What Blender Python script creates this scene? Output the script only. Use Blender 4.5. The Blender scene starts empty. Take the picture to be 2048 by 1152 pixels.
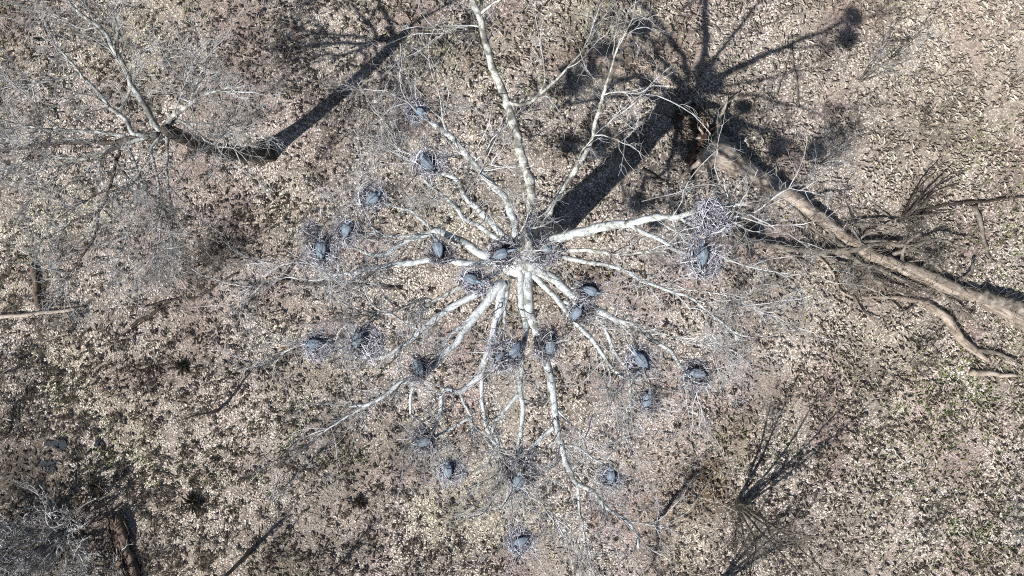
import bpy, math, random
import numpy as np
from mathutils import Vector

# ------------------------------------------------------------------ camera, sky, sun, exposure
SC = bpy.context.scene
COL = SC.collection
H = 36.0                       # drone height above the ground, looking straight down
F = 2048 * 24.0 / 36.0         # focal length in photo pixels
cam_d = bpy.data.cameras.new('camera'); cam_d.lens = 24; cam_d.sensor_width = 36
cam_d.clip_start = 0.1; cam_d.clip_end = 2000
cam = bpy.data.objects.new('camera', cam_d); COL.objects.link(cam)
cam.location = (0, 0, H); cam.rotation_euler = (0, 0, 0)
SC.camera = cam

EL, AZ = math.radians(44), math.radians(225)      # sun low in the lower left of the picture
W = bpy.data.worlds.new('World'); SC.world = W; W.use_nodes = True
wn = W.node_tree.nodes; wn.clear()
sky = wn.new('ShaderNodeTexSky'); sky.sky_type = 'NISHITA'; sky.sun_disc = False
sky.sun_elevation = EL; sky.sun_rotation = AZ
bg = wn.new('ShaderNodeBackground'); bg.inputs[1].default_value = 0.05
wo = wn.new('ShaderNodeOutputWorld')
W.node_tree.links.new(sky.outputs[0], bg.inputs[0]); W.node_tree.links.new(bg.outputs[0], wo.inputs[0])
sd = bpy.data.lights.new('sun', 'SUN'); sd.energy = 5.0; sd.angle = math.radians(0.53); sd.color = (1.0, 0.955, 0.90)
sun = bpy.data.objects.new('sun', sd); COL.objects.link(sun); sun.location = (-40, -40, 50)
sun.rotation_euler = Vector((math.cos(EL) * .7071, math.cos(EL) * .7071, -math.sin(EL))).to_track_quat('-Z', 'Y').to_euler()
SC.view_settings.view_transform = 'Standard'; SC.view_settings.look = 'None'
SC.view_settings.gamma = 1; SC.view_settings.use_curve_mapping = False
SC.view_settings.exposure = 0.78
SC.render.engine = 'CYCLES'
SC.cycles.use_denoising = False
SC.cycles.filter_width = 1.05
SC.cycles.max_bounces = 5

rng = np.random.default_rng(11)
random.seed(5)


# ------------------------------------------------------------------ helpers
def P(px, py, z=0.0):
    """world point at height z seen at photo pixel (px, py)"""
    s = (H - z) / F
    return np.array([(px - 1024) * s, (576 - py) * s, z])


def to_px(p):
    s = (H - p[..., 2]) / F
    return np.stack([p[..., 0] / s + 1024, 576 - p[..., 1] / s], -1)


def norm(v):
    return v / np.maximum(np.linalg.norm(v, axis=-1, keepdims=True), 1e-9)


def vnoise(x, y, scale, seed):
    """smooth value noise in 0..1 on arrays"""
    r = np.random.default_rng(seed).random((256, 256))
    x = x / scale + 1000; y = y / scale + 1000
    xi = np.floor(x).astype(int); yi = np.floor(y).astype(int)
    fx = x - xi; fy = y - yi
    fx = fx * fx * (3 - 2 * fx); fy = fy * fy * (3 - 2 * fy)
    a = r[xi % 256, yi % 256]; b = r[(xi + 1) % 256, yi % 256]
    c = r[xi % 256, (yi + 1) % 256]; d = r[(xi + 1) % 256, (yi + 1) % 256]
    return (a * (1 - fx) + b * fx) * (1 - fy) + (c * (1 - fx) + d * fx) * fy


def raw_mesh(name, verts, loops, totals, smooth=True, colors=None, mat=None):
    me = bpy.data.meshes.new(name)
    verts = np.ascontiguousarray(verts, np.float32).reshape(-1, 3)
    loops = np.ascontiguousarray(loops, np.int32).ravel()
    totals = np.ascontiguousarray(totals, np.int32).ravel()
    me.vertices.add(len(verts)); me.vertices.foreach_set('co', verts.ravel())
    me.loops.add(len(loops)); me.loops.foreach_set('vertex_index', loops)
    me.polygons.add(len(totals))
    st = np.zeros(len(totals), np.int32); st[1:] = np.cumsum(totals)[:-1]
    me.polygons.foreach_set('loop_start', st)
    me.polygons.foreach_set('loop_total', totals)
    me.polygons.foreach_set('use_smooth', np.full(len(totals), smooth))
    me.update(calc_edges=True)
    if colors is not None:
        ca = me.color_attributes.new('Col', 'FLOAT_COLOR', 'POINT')
        c4 = np.ones((len(verts), 4), np.float32); c4[:, :3] = np.asarray(colors).reshape(-1, 3)
        ca.data.foreach_set('color', c4.ravel())
    if mat is not None:
        me.materials.append(mat)
    return me


class MB:
    """collects tubes and faces into one mesh"""
    def __init__(self):
        self.v, self.l, self.t, self.c, self.n = [], [], [], [], 0

    def add(self, verts, faces, col=None):
        verts = np.asarray(verts, float).reshape(-1, 3)
        self.v.append(verts)
        for f in (faces if isinstance(faces, list) else [faces]):
            f = np.asarray(f)
            self.l.append((f + self.n).ravel()); self.t.append(np.full(len(f), f.shape[1]))
        c = np.ones((len(verts), 3)) * (0.5 if col is None else 1)
        if col is not None:
            c = np.broadcast_to(np.asarray(col, float), (len(verts), 3))
        self.c.append(c); self.n += len(verts)

    def tubes(self, pts, rad, sides=3, ref=(0.13, 0.21, 0.97), caps=False, col=None, lump=0.0):
        """pts (M,n,3), rad (M,n); col (M,3) or None"""
        pts = np.asarray(pts, float); rad = np.asarray(rad, float)
        if pts.ndim == 2:
            pts = pts[None]; rad = rad[None]
        M, n, _ = pts.shape
        if M == 0:
            return
        T = norm(np.gradient(pts, axis=1))
        N = norm(np.cross(T, np.array(ref, float))); B = np.cross(T, N)
        a = np.arange(sides) * 2 * np.pi / sides
        rr = rad[:, :, None] * np.ones(sides)
        if lump:
            rr = rr * (1 + lump * rng.standard_normal(rr.shape))
        v = pts[:, :, None, :] + rr[..., None] * (np.cos(a)[:, None] * N[:, :, None, :] + np.sin(a)[:, None] * B[:, :, None, :])
        base = np.arange(M)[:, None, None] * (n * sides) + np.arange(n - 1)[None, :, None] * sides
        k = np.arange(sides)[None, None, :]; k2 = (k + 1) % sides
        q = np.stack([base + k, base + k2, base + sides + k2, base + sides + k], -1).reshape(-1, 4)
        faces = [q]
        if caps:
            m = np.arange(M)[:, None] * (n * sides)
            faces += [m + np.arange(sides)[::-1][None], m + (n - 1) * sides + np.arange(sides)[None]]
        cc = None
        if col is not None:
            col = np.asarray(col, float)
            cc = col if col.ndim == 1 else np.repeat(col, n * sides, axis=0)
        self.add(v, faces, cc)

    def mesh(self, name, mat, origin=(0, 0, 0), smooth=True, color=False):
        v = np.concatenate(self.v) - np.asarray(origin, float)
        return raw_mesh(name, v, np.concatenate(self.l), np.concatenate(self.t), smooth,
                        np.concatenate(self.c) if color else None, mat)

    def build(self, name, mat, parent=None, origin=(0, 0, 0), smooth=True, color=False, kind=None, label=None):
        o = bpy.data.objects.new(name, self.mesh(name, mat, origin, smooth, color))
        COL.objects.link(o)
        if parent is not None:
            o.parent = parent
        else:
            o.location = origin
        if kind:
            o['kind'] = kind
        if label:
            o['label'] = label
        return o


def tag(o, label, cat, group=None):
    o['label'] = label; o['category'] = cat
    if group:
        o['group'] = group
    return o


def thing(name, loc, label, cat, group=None, rz=0.0):
    o = bpy.data.objects.new(name, None); COL.objects.link(o)
    o.empty_display_size = 0.2
    o.location = loc; o.rotation_euler = (0, 0, rz)
    return tag(o, label, cat, group)


def copy_thing(o, loc, rz, scale, label, parent=None, tilt=(0, 0)):
    c = o.copy(); COL.objects.link(c); c.parent = parent
    if parent is None:
        c.location = loc; c.rotation_euler = (*tilt, rz); c.scale = (scale,) * 3
        c['label'] = label
    for ch in list(o.children):
        copy_thing(ch, None, 0, 1, None, c)
    return c


# ------------------------------------------------------------------ materials
def mat_new(name, rough=0.85, spec=0.25):
    m = bpy.data.materials.new(name); m.use_nodes = True
    nt = m.node_tree; b = nt.nodes['Principled BSDF']
    b.inputs['Roughness'].default_value = rough
    b.inputs['Specular IOR Level'].default_value = spec
    return m, nt, b


def ramp(nt, stops, src):
    r = nt.nodes.new('ShaderNodeValToRGB')
    el = r.color_ramp.elements
    while len(el) < len(stops):
        el.new(0.5)
    for e, (p, c) in zip(el, stops):
        e.position = p; e.color = (*c, 1)
    nt.links.new(src, r.inputs[0])
    return r.outputs[0]


def noise(nt, scale, detail=4, rough=0.6, vec=None, dist=0.0):
    n = nt.nodes.new('ShaderNodeTexNoise')
    n.inputs['Scale'].default_value = scale; n.inputs['Detail'].default_value = detail
    n.inputs['Roughness'].default_value = rough; n.inputs['Distortion'].default_value = dist
    if vec is not None:
        nt.links.new(vec, n.inputs['Vector'])
    return n.outputs['Fac']


def coords(nt, scale=(1, 1, 1)):
    tc = nt.nodes.new('ShaderNodeTexCoord'); mp = nt.nodes.new('ShaderNodeMapping')
    mp.inputs['Scale'].default_value = scale
    nt.links.new(tc.outputs['Object'], mp.inputs[0])
    return mp.outputs[0]


def mixc(nt, fac, a, b, mode='MIX'):
    m = nt.nodes.new('ShaderNodeMix'); m.data_type = 'RGBA'; m.blend_type = mode
    for s, val in ((m.inputs[0], fac), (m.inputs[6], a), (m.inputs[7], b)):
        if hasattr(val, 'links'):
            nt.links.new(val, s)
        elif isinstance(val, tuple):
            s.default_value = (*val, 1)
        else:
            s.default_value = val
    return m.outputs[2]


def bump(nt, b, h, strength=0.5, dist=0.03):
    n = nt.nodes.new('ShaderNodeBump'); n.inputs['Strength'].default_value = strength
    n.inputs['Distance'].default_value = dist
    nt.links.new(h, n.inputs['Height']); nt.links.new(n.outputs[0], b.inputs['Normal'])


def bark_mat(name, stops, fine=((0.3, (0.55, 0.55, 0.55)), (0.6, (1, 1, 1))), scale=2.2, bs=0.5, stretch=(1, 1, 1)):
    m, nt, b = mat_new(name)
    v = coords(nt, stretch)
    c1 = ramp(nt, stops, noise(nt, scale, 5, 0.62, v, 0.6))
    c2 = ramp(nt, fine, noise(nt, 26, 3, 0.7, v))
    nt.links.new(mixc(nt, 1.0, c1, c2, 'MULTIPLY'), b.inputs['Base Color'])
    bump(nt, b, noise(nt, 30, 4, 0.7, v), bs, 0.02)
    return m


def col_mat(name, rough=0.9, spec=0.15, jitter=0.0):
    m, nt, b = mat_new(name, rough, spec)
    a = nt.nodes.new('ShaderNodeVertexColor'); a.layer_name = 'Col'
    nt.links.new(a.outputs[0], b.inputs['Base Color'])
    return m


SYC = bark_mat('sycamore_bark', ((0.30, (0.10, 0.10, 0.09)), (0.41, (0.24, 0.25, 0.225)), (0.48, (0.43, 0.465, 0.475)), (0.58, (0.58, 0.62, 0.635)), (0.68, (0.34, 0.35, 0.31)), (0.78, (0.20, 0.19, 0.15))), scale=3.0)
SYC_WHITE = bark_mat('whitewashed_bark', ((0.28, (0.14, 0.145, 0.14)), (0.38, (0.34, 0.355, 0.355)), (0.47, (0.52, 0.555, 0.575)), (0.62, (0.64, 0.675, 0.70)), (0.74, (0.40, 0.415, 0.42))), scale=3.0)
SYC_DIM = bark_mat('grey_shaded_bark', ((0.30, (0.07, 0.07, 0.06)), (0.45, (0.20, 0.20, 0.18)), (0.55, (0.46, 0.47, 0.44)), (0.66, (0.66, 0.66, 0.63)), (0.78, (0.25, 0.25, 0.21))), scale=3.2)  # greyer bark, with the shade on these limbs mixed into its dark tones
def trunk_bark():
    m, nt, b = mat_new('sycamore_trunk_bark')
    v = coords(nt, (1, 1, .4)); v2 = coords(nt)
    lo = ramp(nt, ((0.3, (0.12, 0.09, 0.07)), (0.5, (0.25, 0.21, 0.17)), (0.7, (0.5, 0.47, 0.44))), noise(nt, 2.5, 5, .65, v))
    hi = ramp(nt, ((0.30, (0.16, 0.165, 0.15)), (0.42, (0.40, 0.42, 0.40)), (0.5, (0.64, 0.665, 0.66)), (0.7, (0.74, 0.76, 0.76))), noise(nt, 3, 5, .62, v2, .6))
    sx = nt.nodes.new('ShaderNodeSeparateXYZ'); nt.links.new(v2, sx.inputs[0])
    mr = nt.nodes.new('ShaderNodeMapRange'); mr.inputs[1].default_value = 7.5; mr.inputs[2].default_value = 11.0
    nt.links.new(sx.outputs[2], mr.inputs[0])
    nt.links.new(mixc(nt, mr.outputs[0], lo, hi), b.inputs['Base Color'])
    bump(nt, b, noise(nt, 24, 4, 0.7, v), .8, 0.03)
    return m


def streak_mat(name, ang, stops):
    m, nt, b = mat_new(name)
    tc = nt.nodes.new('ShaderNodeTexCoord'); r = nt.nodes.new('ShaderNodeMapping'); r.inputs['Rotation'].default_value = (0, 0, ang)
    q = nt.nodes.new('ShaderNodeMapping'); q.inputs['Scale'].default_value = (.10, 1, 1)
    nt.links.new(tc.outputs['Object'], r.inputs[0]); nt.links.new(r.outputs[0], q.inputs[0])
    c1 = ramp(nt, stops, noise(nt, 6, 6, .7, q.outputs[0], .4))
    c2 = ramp(nt, ((0.35, (0.5, 0.48, 0.46)), (0.55, (1, 1, 1))), noise(nt, 1.1, 5, .7, r.outputs[0], .5))
    nt.links.new(mixc(nt, 1.0, c1, c2, 'MULTIPLY'), b.inputs['Base Color'])
    bump(nt, b, noise(nt, 11, 5, 0.75, q.outputs[0], .4), 1.0, 0.05)
    return m


TWIG = bark_mat('sycamore_twig', ((0.33, (0.09, 0.085, 0.08)), (0.48, (0.36, 0.36, 0.365)), (0.66, (0.66, 0.67, 0.69))), scale=1.6)
GREY = bark_mat('grey_bark', ((0.30, (0.07, 0.068, 0.06)), (0.46, (0.19, 0.195, 0.18)), (0.58, (0.42, 0.44, 0.43)), (0.74, (0.58, 0.60, 0.59))), scale=3.2)
GREY_TRUNK = bark_mat('shaded_trunk_bark', ((0.3, (0.03, 0.024, 0.02)), (0.6, (0.085, 0.07, 0.06)), (0.8, (0.15, 0.135, 0.12))), scale=6, stretch=(1, 1, 0.25), bs=1.0)  # shade of the side away from the sun is darkened into this bark
GTWIG = bark_mat('grey_twig', ((0.3, (0.10, 0.097, 0.093)), (0.48, (0.31, 0.31, 0.31)), (0.66, (0.60, 0.61, 0.62))), scale=1.5)
SYC_TRUNK = trunk_bark()
FALLEN = streak_mat('fallen_trunk_wood', math.radians(29), ((0.27, (0.045, 0.036, 0.03)), (0.40, (0.17, 0.14, 0.115)), (0.53, (0.33, 0.285, 0.24)), (0.75, (0.47, 0.42, 0.365))))
FALLEN2 = streak_mat('dead_limb_wood', math.radians(42), ((0.27, (0.05, 0.04, 0.033)), (0.42, (0.20, 0.165, 0.135)), (0.55, (0.36, 0.31, 0.26)), (0.75, (0.48, 0.43, 0.37))))
LOGM = bark_mat('dead_wood', ((0.28, (0.12, 0.10, 0.08)), (0.45, (0.29, 0.245, 0.20)), (0.6, (0.45, 0.39, 0.33)), (0.75, (0.38, 0.335, 0.29))), scale=1.6, bs=0.8, stretch=(1, 1, 1))
LOGG = bark_mat('weathered_wood', ((0.3, (0.06, 0.053, 0.046)), (0.5, (0.16, 0.145, 0.125)), (0.7, (0.31, 0.285, 0.25))), scale=3)
ROT = bark_mat('rotten_wood', ((0.3, (0.025, 0.017, 0.012)), (0.5, (0.10, 0.07, 0.05)), (0.7, (0.2, 0.15, 0.11))), scale=4, bs=1.0)
BLACKW = bark_mat('dark_shaded_wood', ((0.3, (0.02, 0.017, 0.015)), (0.6, (0.07, 0.055, 0.045))), scale=4)  # dark sticks, and the level branch whose shade is put into its colour
SHRUB = bark_mat('shrub_stem', ((0.3, (0.07, 0.06, 0.05)), (0.55, (0.16, 0.145, 0.12)), (0.75, (0.30, 0.28, 0.25))), scale=3)
SOILR = bark_mat('torn_soil', ((0.3, (0.02, 0.012, 0.009)), (0.5, (0.07, 0.042, 0.03)), (0.7, (0.15, 0.10, 0.07))), scale=3, bs=1.0)
STICK = col_mat('nest_stick'); LITTER = col_mat('dead_leaf'); STRAW = col_mat('grass_blade')


# ------------------------------------------------------------------ ground
ZG = [  # green, (cx, cy, rx, ry, weight) in photo pixels on the ground
    (45, 170, 70, 80, .5), (250, 925, 70, 45, 1), (400, 905, 70, 40, .5), (180, 960, 60, 40, .5), (1900, 790, 150, 110, .75), (1740, 730, 70, 50, .5),
    (1990, 470, 70, 90, .5), (1960, 1060, 130, 100, .6), (620, 880, 110, 80, .4), (130, 800, 70, 60, .5), (1900, 960, 160, 80, .35),
    (940, 110, 120, 80, .25), (60, 40, 100, 60, .35), (500, 960, 100, 50, .4), (1500, 870, 120, 60, .2), (20, 520, 40, 50, .4), (1960, 300, 60, 50, .35)]
ZD = [  # bare dark soil
    (40, 960, 100, 110, 1), (10, 860, 60, 60, .8), (110, 1080, 165, 110, 1), (420, 480, 100, 80, .35), (1420, 960, 45, 55, .75), (1180, 545, 70, 30, .5), (880, 215, 60, 30, .4),
    (1770, 265, 40, 25, .5), (1385, 260, 50, 45, .9), (640, 1120, 120, 60, .35), (30, 760, 50, 50, .4), (330, 730, 130, 50, .3), (700, 880, 120, 90, .3), (1370, 340, 60, 40, .4), (1920, 280, 60, 18, .5),
    (1500, 225, 20, 22, .7), (1480, 330, 60, 60, .25), (860, 1100, 60, 40, .3), (560, 620, 120, 40, .3), (1780, 540, 120, 60, .3)]
ZP = [  # pale straw
    (1960, 150, 170, 170, 1), (1880, 330, 130, 60, .7), (300, 985, 110, 60, .8), (380, 1125, 110, 40, .9), (30, 590, 70, 60, .8), (1780, 830, 200, 120, .45), (170, 830, 70, 50, .5),
    (1100, 260, 130, 90, .4), (620, 80, 120, 90, .25), (1320, 130, 90, 70, .35), (1200, 800, 130, 60, .25), (1700, 250, 120, 70, .3), (1600, 700, 160, 60, .3), (40, 300, 60, 40, .3)]


def zone(px, py, zs):
    w = np.zeros_like(px)
    for cx, cy, rx, ry, s in zs:
        w = np.maximum(w, s * np.exp(-(((px - cx) / rx) ** 2 + ((py - cy) / ry) ** 2)))
    return w


def gz(x, y):
    """ground relief"""
    return 0.10 * (vnoise(x, y, 2.3, 1) - .5) + 0.05 * (vnoise(x, y, 0.7, 2) - .5) + 0.25 * (vnoise(x, y, 9.0, 3) - .5)


def gpx(x, y):
    return x * F / H + 1024, 576 - y * F / H


def axis(a):
    inner = np.linspace(-a, a, int(a / 0.11)); k = np.geomspace(1.04, 16, 34)
    return np.concatenate([-(a * k)[::-1], inner, a * k])


gx, gy = np.meshgrid(axis(36.0), axis(24.0), indexing='ij')
gzv = gz(gx, gy); ni, nj = gx.shape
idx = np.arange(ni * nj).reshape(ni, nj)
gq = np.stack([idx[:-1, :-1], idx[1:, :-1], idx[1:, 1:], idx[:-1, 1:]], -1).reshape(-1, 4)
px, py = gpx(gx.ravel(), gy.ravel())
n1 = vnoise(gx.ravel(), gy.ravel(), 0.35, 7); n2 = vnoise(gx.ravel(), gy.ravel(), 1.7, 8)
sc_ = np.array([0.20, 0.174, 0.152])[None] * (.7 + .6 * n1[:, None]) * (0.7 + .6 * n2[:, None])
wd, wp, wg = zone(px, py, ZD)[:, None], zone(px, py, ZP)[:, None], zone(px, py, ZG)[:, None]
sc_ = sc_ * (1 - .72 * wd) + wp * np.array([.10, .085, .065]) * .8
redd = np.exp(-(((px - 1420) / 60) ** 2 + ((py - 965) / 60) ** 2))[:, None]
sc_ = sc_ * (1 - redd) + redd * np.array([.10, .068, .038])
gm, gnt, gb = mat_new('soil', 0.95, 0.1)
a_ = gnt.nodes.new('ShaderNodeVertexColor'); a_.layer_name = 'Col'
gv = coords(gnt)
gc = ramp(gnt, ((0.25, (0.45, 0.45, 0.45)), (0.5, (1, 1, 1)), (0.68, (2.1, 2.0, 1.9))), noise(gnt, 9, 6, 0.75, gv))
gnt.links.new(mixc(gnt, 1.0, a_.outputs[0], gc, 'MULTIPLY'), gb.inputs['Base Color'])
bump(gnt, gb, noise(gnt, 14, 5, 0.7, gv), 1.0, 0.06)
g = bpy.data.objects.new('ground', raw_mesh('ground', np.stack([gx, gy, gzv], -1), gq, np.full(len(gq), 4), True, sc_, gm))
COL.objects.link(g); g['kind'] = 'structure'


def scatter(n, ax, ay):
    return rng.uniform(-ax, ax, n), rng.uniform(-ay, ay, n)


def litter(n, smin, smax, bright, name):
    x, y = scatter(n, 33, 20)
    px, py = gpx(x, y)
    wd, wp = zone(px, py, ZD), zone(px, py, ZP)
    big = vnoise(x, y, 3.2, 21) * .6 + vnoise(x, y, 1.1, 22) * .4
    fine = vnoise(x, y, .38, 23)
    keep = rng.random(n) < np.clip(0.35 + 1.0 * (big - .35) + .7 * (fine - .4) + .3, .12, 1) * (1 - .8 * wd)
    x, y, px, py, wd, wp, big, fine = (a[keep] for a in (x, y, px, py, wd, wp, big, fine))
    n = len(x)
    size = rng.uniform(smin, smax, n) * (1 - .35 * wp)
    yaw = rng.uniform(0, 2 * np.pi, n)
    tilt = np.abs(rng.normal(0, .21, n)); td = rng.uniform(0, 2 * np.pi, n)
    base = np.array([[-.5, -.32], [.42, -.42], [.55, .30], [-.35, .45]])
    q = base[None] * (1 + .35 * rng.standard_normal((n, 4, 2))) * size[:, None, None]
    c, s = np.cos(yaw)[:, None], np.sin(yaw)[:, None]
    lx = q[..., 0] * c - q[..., 1] * s; ly = q[..., 0] * s + q[..., 1] * c
    sl = np.tan(np.minimum(tilt, 1.1))
    lz = (lx * np.cos(td)[:, None] + ly * np.sin(td)[:, None]) * sl[:, None]
    lift = rng.uniform(0.006, 0.022, n)[:, None] - np.minimum(lz.min(1), 0)[:, None] * .7
    lz = lz + .25 * size[:, None] * rng.standard_normal((n, 4)) * .5
    v = np.stack([x[:, None] + lx, y[:, None] + ly, gz(x, y)[:, None] + lz + lift], -1)
    pal = np.array([[.49, .45, .41], [.42, .378, .34], [.36, .318, .285], [.46, .432, .405], [.28, .238, .212], [.57, .537, .50]]) * bright
    k = rng.choice(6, n, p=[.26, .24, .18, .15, .09, .08])
    col = pal[k] * rng.uniform(.75, 1.2, (n, 1))
    col *= (0.80 + .38 * big)[:, None]
    col *= (1 - wp[:, None]) + wp[:, None] * np.array([1.22, 1.25, 1.2])
    col *= (1 - .55 * wd[:, None])
    pur = np.clip((vnoise(x, y, 2.4, 31) - .55) * 3, 0, 1)[:, None]       # purplish brown stems and older leaves
    col *= (1 - pur) + pur * np.array([.70, .60, .62])
    yel = np.clip((vnoise(x, y, 4.0, 32) - .55) * 2.5, 0, 1)[:, None]
    col *= (1 - yel) + yel * np.array([.90, .93, .80])
    dark = np.clip((vnoise(x, y, 1.5, 33) * .6 + vnoise(x, y, 5.0, 34) * .4 - .52) * 4, 0, 1)[:, None]     # damp older leaves
    col *= 1 - .36 * dark
    f = np.arange(4 * n).reshape(-1, 4)
    me = raw_mesh(name, v, f, np.full(n, 4), False, np.repeat(np.clip(col, .01, .8), 4, axis=0), LITTER)
    o = bpy.data.objects.new(name, me); COL.objects.link(o); o['kind'] = 'stuff'
    o['label'] = 'carpet of pale tan dead leaves over the woodland floor'; o['category'] = 'leaf litter'
    return o


litter(520000, .03, .105, 1.14, 'leaf_litter')


def blades(name, n, zones, basew, lmin, lmax, cols, lean, label, cat, wdt=.007, thresh=0.0, seed=40, lift=.02):
    x, y = scatter(n, 33, 20)
    px, py = gpx(x, y)
    w = np.clip(zone(px, py, zones) + basew, 0, 1) * np.clip((vnoise(x, y, .9, seed) - .45 + thresh) * 4, 0, 1) * np.clip((vnoise(x, y, .3, seed + 1) - .3) * 3, 0, 1)
    k = rng.random(n) < w
    x, y = x[k], y[k]; n = len(x)
    L = rng.uniform(lmin, lmax, n); a = rng.uniform(0, 2 * np.pi, n)
    ln = rng.uniform(*lean, n)
    dx, dy = np.cos(a), np.sin(a)
    z0 = gz(x, y)
    z0 = z0 + lift
    tip = np.stack([x + dx * L * np.sin(ln), y + dy * L * np.sin(ln), z0 + .03 + L * np.cos(ln)], -1)
    mid = np.stack([x + dx * L * .5 * np.sin(ln * .6), y + dy * L * .5 * np.sin(ln * .6), z0 + .03 + L * .58 * np.cos(ln * .6)], -1)
    sd_ = np.stack([-dy, dx, 0 * dx], -1) * (wdt * rng.uniform(.6, 1.5, n))[:, None]
    b0 = np.stack([x, y, z0 - .02], -1)
    v = np.stack([b0 - sd_, b0 + sd_, mid + sd_, tip, mid - sd_], 1)
    col = np.array(cols)[rng.integers(0, len(cols), n)] * rng.uniform(.7, 1.25, (n, 1))
    me = raw_mesh(name, v, np.arange(5 * n).reshape(-1, 5), np.full(n, 5), False, np.repeat(col, 5, axis=0), STRAW)
    o = bpy.data.objects.new(name, me); COL.objects.link(o); o['kind'] = 'stuff'
    o['label'] = label; o['category'] = cat


blades('dry_grass', 330000, ZP + [(c[0], c[1], c[2] * 1.3, c[3] * 1.3, c[4] * .6) for c in ZG], .42, .10, .42,
       [(.50, .465, .405), (.43, .39, .335), (.32, .28, .24), (.58, .545, .485), (.22, .185, .16)], (1.2, 1.54), 'dry straw coloured grass lying flat among the dead leaves', 'dry grass', .008, .25)
ZS = [(430, 470, 90, 70, .8), (330, 740, 120, 60, .7), (560, 640, 130, 50, .5), (640, 1110, 140, 50, .7), (700, 900, 130, 90, .5), (960, 200, 70, 50, .6), (1180, 545, 70, 40, .6), (1390, 360, 70, 40, .6), (1780, 540, 130, 60, .4),
      (1480, 340, 90, 60, .5), (60, 760, 70, 60, .6), (200, 960, 70, 60, .6), (500, 700, 120, 70, .5), (1560, 980, 110, 70, .5), (620, 40, 160, 50, .4), (1450, 60, 160, 60, .5), (130, 60, 120, 70, .4), (850, 1090, 90, 50, .5), (1220, 560, 60, 50, .4)]
blades('dead_stems', 150000, ZS, .05, .15, .5, [(.22, .185, .17), (.16, .13, .125), (.30, .26, .235), (.12, .10, .095), (.38, .335, .30)], (1.15, 1.52),
       'thickets of low dark dead weed stems over the leaves', 'dead stems', .006, .12, 80, .03)
blades('green_ground_cover', 330000, ZG, .05, .05, .15, [(.16, .21, .075), (.20, .235, .10), (.12, .16, .06), (.25, .27, .14)], (1.15, 1.54), 'patches of low fresh green plants on the woodland floor', 'ground cover', .026, .25, 60, .03)


# dead twigs lying all over the floor
def grow(par, ppl, length, rad, npts, spread=.9, fwd=.6, up=.1, jit=.22, upb=.03, tmin=.15, tmax=1.0, tip=.35, rpar=None):
    """vectorised side shoots: par (M,n,3); returns pts (K,npts,3), radii (K,npts)"""
    par = np.asarray(par, float); M, n, _ = par.shape
    K = M * ppl
    pi = np.repeat(np.arange(M), ppl)
    t = rng.uniform(tmin, tmax, K) ** .85 * (n - 1.001)
    i = np.floor(t).astype(int); f = (t - i)[:, None]
    a = par[pi, i]; b = par[pi, i + 1]
    p0 = a * (1 - f) + b * f
    tan = norm(b - a)
    d = norm(tan * fwd + norm(rng.standard_normal((K, 3))) * spread + np.array([0, 0, up]))
    L = rng.uniform(length[0], length[1], K)
    if np.ndim(rad):
        r0 = rng.uniform(rad[0], rad[1], K)
    else:
        r0 = np.full(K, rad)
    pts = np.empty((K, npts, 3)); pts[:, 0] = p0
    st = (L / (npts - 1))[:, None]
    bend = rng.standard_normal((K, 3)) * jit * .5
    for j in range(1, npts):
        d = norm(d + rng.standard_normal((K, 3)) * jit + bend + np.array([0, 0, upb]))
        pts[:, j] = pts[:, j - 1] + d * st
    return pts, r0[:, None] * np.linspace(1, tip, npts)[None]


mb = MB()
n = 5200
x, y = scatter(n, 32, 19.5)
a = rng.uniform(0, 2 * np.pi, n); L = rng.uniform(.15, 1.0, n) ** 1.4
pts = np.empty((n, 4, 3)); pts[:, 0] = np.stack([x, y, 0 * x], -1)
for j in range(1, 4):
    a = a + rng.normal(0, .3, n)
    pts[:, j] = pts[:, j - 1] + np.stack([np.cos(a), np.sin(a), 0 * a], -1) * (L / 3)[:, None]
pts[..., 2] = gz(pts[..., 0], pts[..., 1]) + rng.uniform(.03, .14, n)[:, None]
cols = np.array([(.30, .27, .24), (.14, .12, .10), (.06, .05, .045), (.42, .39, .36)])[rng.integers(0, 4, n)]
mb.tubes(pts, rng.uniform(.005, .016, n)[:, None] * np.array([1, .9, .7, .4]), 3, col=cols)
o = mb.build('twig_litter', STICK, color=True, kind='stuff'); tag(o, 'small dead twigs lying loose all over the leaf litter', 'twig litter')


# ------------------------------------------------------------------ limbs
def catmull(p, step):
    p = np.asarray(p, float)
    q = np.vstack([2 * p[0] - p[1], p, 2 * p[-1] - p[-2]])
    out = []
    for i in range(len(p) - 1):
        a, b, c, d = q[i:i + 4]
        m = max(2, int(np.linalg.norm(c[:3] - b[:3]) / step))
        t = np.linspace(0, 1, m, endpoint=False)[:, None]
        out.append(.5 * ((2 * b) + (c - a) * t + (2 * a - 5 * b + 4 * c - d) * t * t + (3 * b - a - 3 * c + d) * t ** 3))
    out.append(p[-1:])
    return np.vstack(out)


REG = []           # (px, py, z) samples of limbs, for resting nests on them


def limb_path(pts, z0, z1, w0, w1, step=.16, wob=.022, zpow=1.0):
    pts = np.asarray(pts, float)
    seg = np.r_[0, np.cumsum(np.hypot(*np.diff(pts, axis=0).T))]; t = seg / seg[-1]
    z = z0 + (z1 - z0) * t ** zpow
    w = (w0 + (w1 - w0) * t) / 2
    p4 = np.array([np.r_[P(a, b, c), d * (H - c) / F] for (a, b), c, d in zip(pts, z, w)])
    c = catmull(p4, step)
    n = len(c)
    k = rng.standard_normal((n, 3)) * wob
    k = (k + np.roll(k, 1, 0) + np.roll(k, -1, 0)) / 1.7; k[0] = 0
    c[:, :3] += k
    r = np.maximum(c[:, 3], .006) * (1 + .07 * rng.standard_normal(n))
    return c[:, :3], r


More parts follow.
